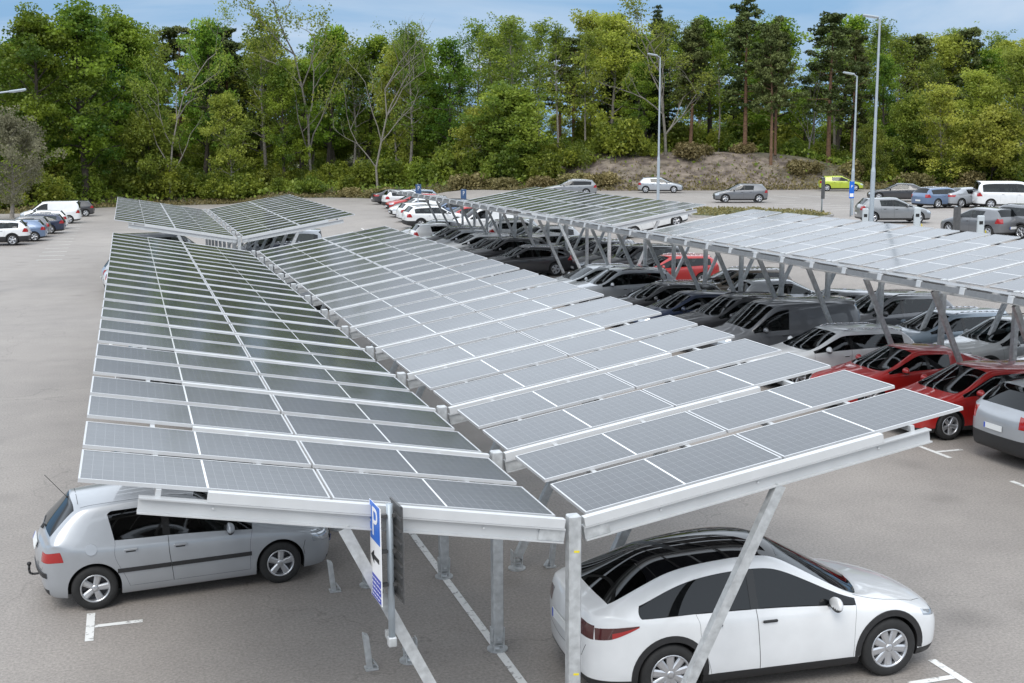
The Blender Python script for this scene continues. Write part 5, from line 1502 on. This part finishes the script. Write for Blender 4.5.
rl('suv', 'black', 48.1, 180, 'black suv behind the black estate beyond the empty bays', 14.2)
rl('sedan', 'black', 50.9, 180, 'black saloon third in the run of black cars', 14.1)
rl('estate', 'white', 53.8, 180, 'white estate facing the aisle right after the run of black cars', 14.1)
rl('small', 'silver', 56.6, 180, 'small silver car between the white estate and the dark grey estate', 14.1)
rl('estate', 'dark grey', 59.4, 180, 'dark grey estate in front of the white hatchback parked tail out', 14.2)
rl('hatch', 'white', 62.3, 2, 'white hatchback parked tail out with green tinted side windows', 14.4)
rl('sedan', 'dark grey', 65.0, 180, 'dark grey saloon hidden between two white cars far down the row', 14.6)
FARL = 'cars at the far end of the right row'
for kind, colour, px, D, hd, lab in (
    ('suv', 'white', 412, 88, 4, 'largest white suv parked tail out at the far end of the row'),
    ('hatch', 'white', 402, 93, 4, 'white hatchback directly behind the largest white suv'),
    ('hatch', 'white', 393, 97.5, 184, 'white hatchback facing the aisle, next to the grey estate'),
    ('estate', 'grey', 400, 101, 184, 'grey estate behind the three white hatchbacks at the far end'),
    ('estate', 'red', 391, 105, 184, 'red estate at the far end of the row'),
    ('suv', 'white', 386, 109, 4, 'white suv with red tail lamps behind the red estate'),
    ('estate', 'light blue', 390, 114, 184, 'pale blue estate, last but one in the far row'),
    ('sedan', 'black', 374, 117, 4, 'black saloon, last car of the far row by the grass')):
    p = at_dist(px+22, D); car(kind, colour, p.x, p.y, hd, lab, FARL)
ROWR = 'cars in the row under the far side of the right canopy'
XR = 18.75
for kind, colour, y, hd, lab in (
    ('suv', 'white', 13.0, 180, 'white suv at the right edge behind the red hatchback'),
    ('suv', 'light grey', 15.9, 180, 'light grey suv beyond the red saloon, with a pale roof'),
    ('estate', 'light blue', 18.9, 180, 'pale blue estate beyond the white estate'),
    ('suv', 'dark grey', 21.8, 180, 'dark grey suv beyond the grey van, right of the small silver rear end'),
    ('sedan', 'grey', 24.7, 180, 'mid grey saloon beyond the grey van roof'),
    ('hatch', 'silver', 28.2, 0, 'silver hatchback showing its red tail lamp between the canopy struts'),
    ('estate', 'bronze', 32.0, 180, 'brown estate with tall red tail lamps behind the silver hatchback'),
    ('estate', 'red', 38.4, 180, 'red estate in the gap between the two right canopies'),
    ('suv', 'black', 41.5, 180, 'black suv behind the red estate in the gap'),
    ('estate', 'black', 44.3, 180, 'black estate with tall red tail lamps on the far side of the second canopy'),
    ('estate', 'dark grey', 47.2, 180, 'dark grey estate two bays behind the black suv'),
    ('hatch', 'black', 50.0, 180, 'black hatchback on the far side of the second canopy'),
    ('estate', 'white', 52.9, 0, 'white estate parked tail in behind the black hatchback'),
    ('suv', 'white', 55.8, 180, 'white suv midway along the far side of the second canopy'),
    ('sedan', 'silver', 58.6, 180, 'silver saloon between white cars under the second canopy'),
    ('suv', 'white', 61.5, 0, 'white suv tail towards the wood under the end of the second canopy'),
    ('hatch', 'light grey', 64.4, 180, 'light grey hatchback just past the second canopy'),
    ('van', 'white', 69.5, 180, 'white van behind the blue signs'),
    ('estate', 'red', 75.0, 180, 'red estate under the right blue sign'),
    ('suv', 'blue', 79.0, 180, 'blue suv at the grass between the two blue signs')):
    car(kind, colour, XR+(.5 if y > 60 else 0), y, hd, lab, ROWR)
# under the foreground canopy and in the gap behind it
car('hatch', 'black', -2.95, 9.6, 3, 'black hatchback hidden under the canopy next to the silver one')
car('suv', 'white', -3.1, 42.6, 2, 'white suv poking out from under the left edge of the canopy')
car('estate', 'dark grey', -2.4, 20.6, 3, 'dark grey estate hidden beneath the left wing of the canopy')
for y, c, k, lab in ((36.2, 'silver', 'estate', 'silver estate seen through the gap between the two left canopies'), (42.6, 'dark grey', 'suv', 'dark grey suv under the start of the left far canopy'), (39.4, 'light grey', 'hatch', 'light grey hatchback in the gap between the two left canopies')):
    car(k, c, 2.6, y, 180, lab)
for y, x_, c, k, hd, lab in ((45.6, -3.2, 'silver', 'estate', 2, 'silver estate second in under the left wing of the left far canopy'), (48.6, -3.2, 'grey', 'hatch', 3, 'grey hatchback third in under the left wing of the left far canopy'), (45.4, 2.7, 'silver', 'suv', 180, 'silver suv second in under the right wing of the left far canopy'), (51.4, -2.7, 'black', 'suv', 2, 'black suv fourth in under the left wing of the left far canopy'), (54.3, -2.5, 'silver', 'minibus', 2, 'silver minibus under the left wing of the left far canopy'), (48.3, 2.8, 'white', 'hatch', 180, 'white hatchback third in under the right wing of the left far canopy'), (51.2, 2.8, 'dark blue', 'estate', 180, 'dark blue estate fourth in under the right wing of the left far canopy')):
    car(k, c, x_, y, hd, lab)
car('minibus', 'silver', 3.2, 54.2, 180, 'silver minibus with dark windows under the left far canopy, seen through the gap')
car('van', 'light blue', 5.5, 78, 8, 'pale blue van roof showing above the left far canopy')
# left row
LEFTR = 'cars parked along the left edge of the lot'
for kind, colour, px, D, hd, lab in (
    ('suv', 'white', -10, 86, 178, 'white suv with black wheels nearest in the left row'),
    ('hatch', 'blue', 12, 89, 178, 'blue hatchback second in the left row'),
    ('small', 'dark grey', 21, 92.5, 178, 'small dark grey car beside the blue hatchback'),
    ('estate', 'dark blue', 30, 96, 178, 'dark estate with tall orange red tail lamps in the left row'),
    ('hatch', 'white', 38, 101, 178, 'white hatchback in front of the white pickup van'),
    ('van', 'white', 50, 108, 178, 'white van, tallest of the left row'),
    ('hatch', 'black', 70, 118, 178, 'black hatchback at the far end of the left row')):
    p = at_dist(px, D); car(kind, colour, p.x, p.y, hd, lab, LEFTR)
# upper right lot
for kind, colour, px, D, hd, lab in (
    ('hatch', 'silver', 660, 115, -24, 'silver hatchback alone at the foot of the mound'),
    ('hatch', 'dark grey', 740, 97, 160, 'dark grey hatchback turning on the open lot'),
    ('hatch', 'lime', 840, 121, -25, 'lime green hatchback below the wood'),
    ('sedan', 'black', 898, 101, 145, 'black saloon in the upper lot left of the blue estate'),
    ('estate', 'blue', 943, 92, 8, 'blue estate showing its tail in the upper lot'),
    ('sedan', 'silver', 968, 93, 4, 'silver saloon squeezed between the blue estate and the white minibus'),
    ('minibus', 'white', 1010, 92, -24, 'white minibus with dark windows at the right edge of the upper lot'),
    ('hatch', 'grey', 893, 74, -18, 'grey hatchback behind the first charging pillar'),
    ('hatch', 'dark grey', 982, 64, 96, 'dark grey hatchback charging at the last pillar'),
    ('suv', 'dark grey', 1016, 64, 96, 'dark grey suv at the right edge beside the charging hatchback'),
    ('hatch', 'white', 655, 73.5, -14, 'white hatchback by the grass verge behind the second right canopy'),
    ('estate', 'grey', 570, 108, 165, 'grey estate roof above the end of the second right canopy')):
    p = at_dist(px, D); car(kind, colour, p.x, p.y, hd, lab)
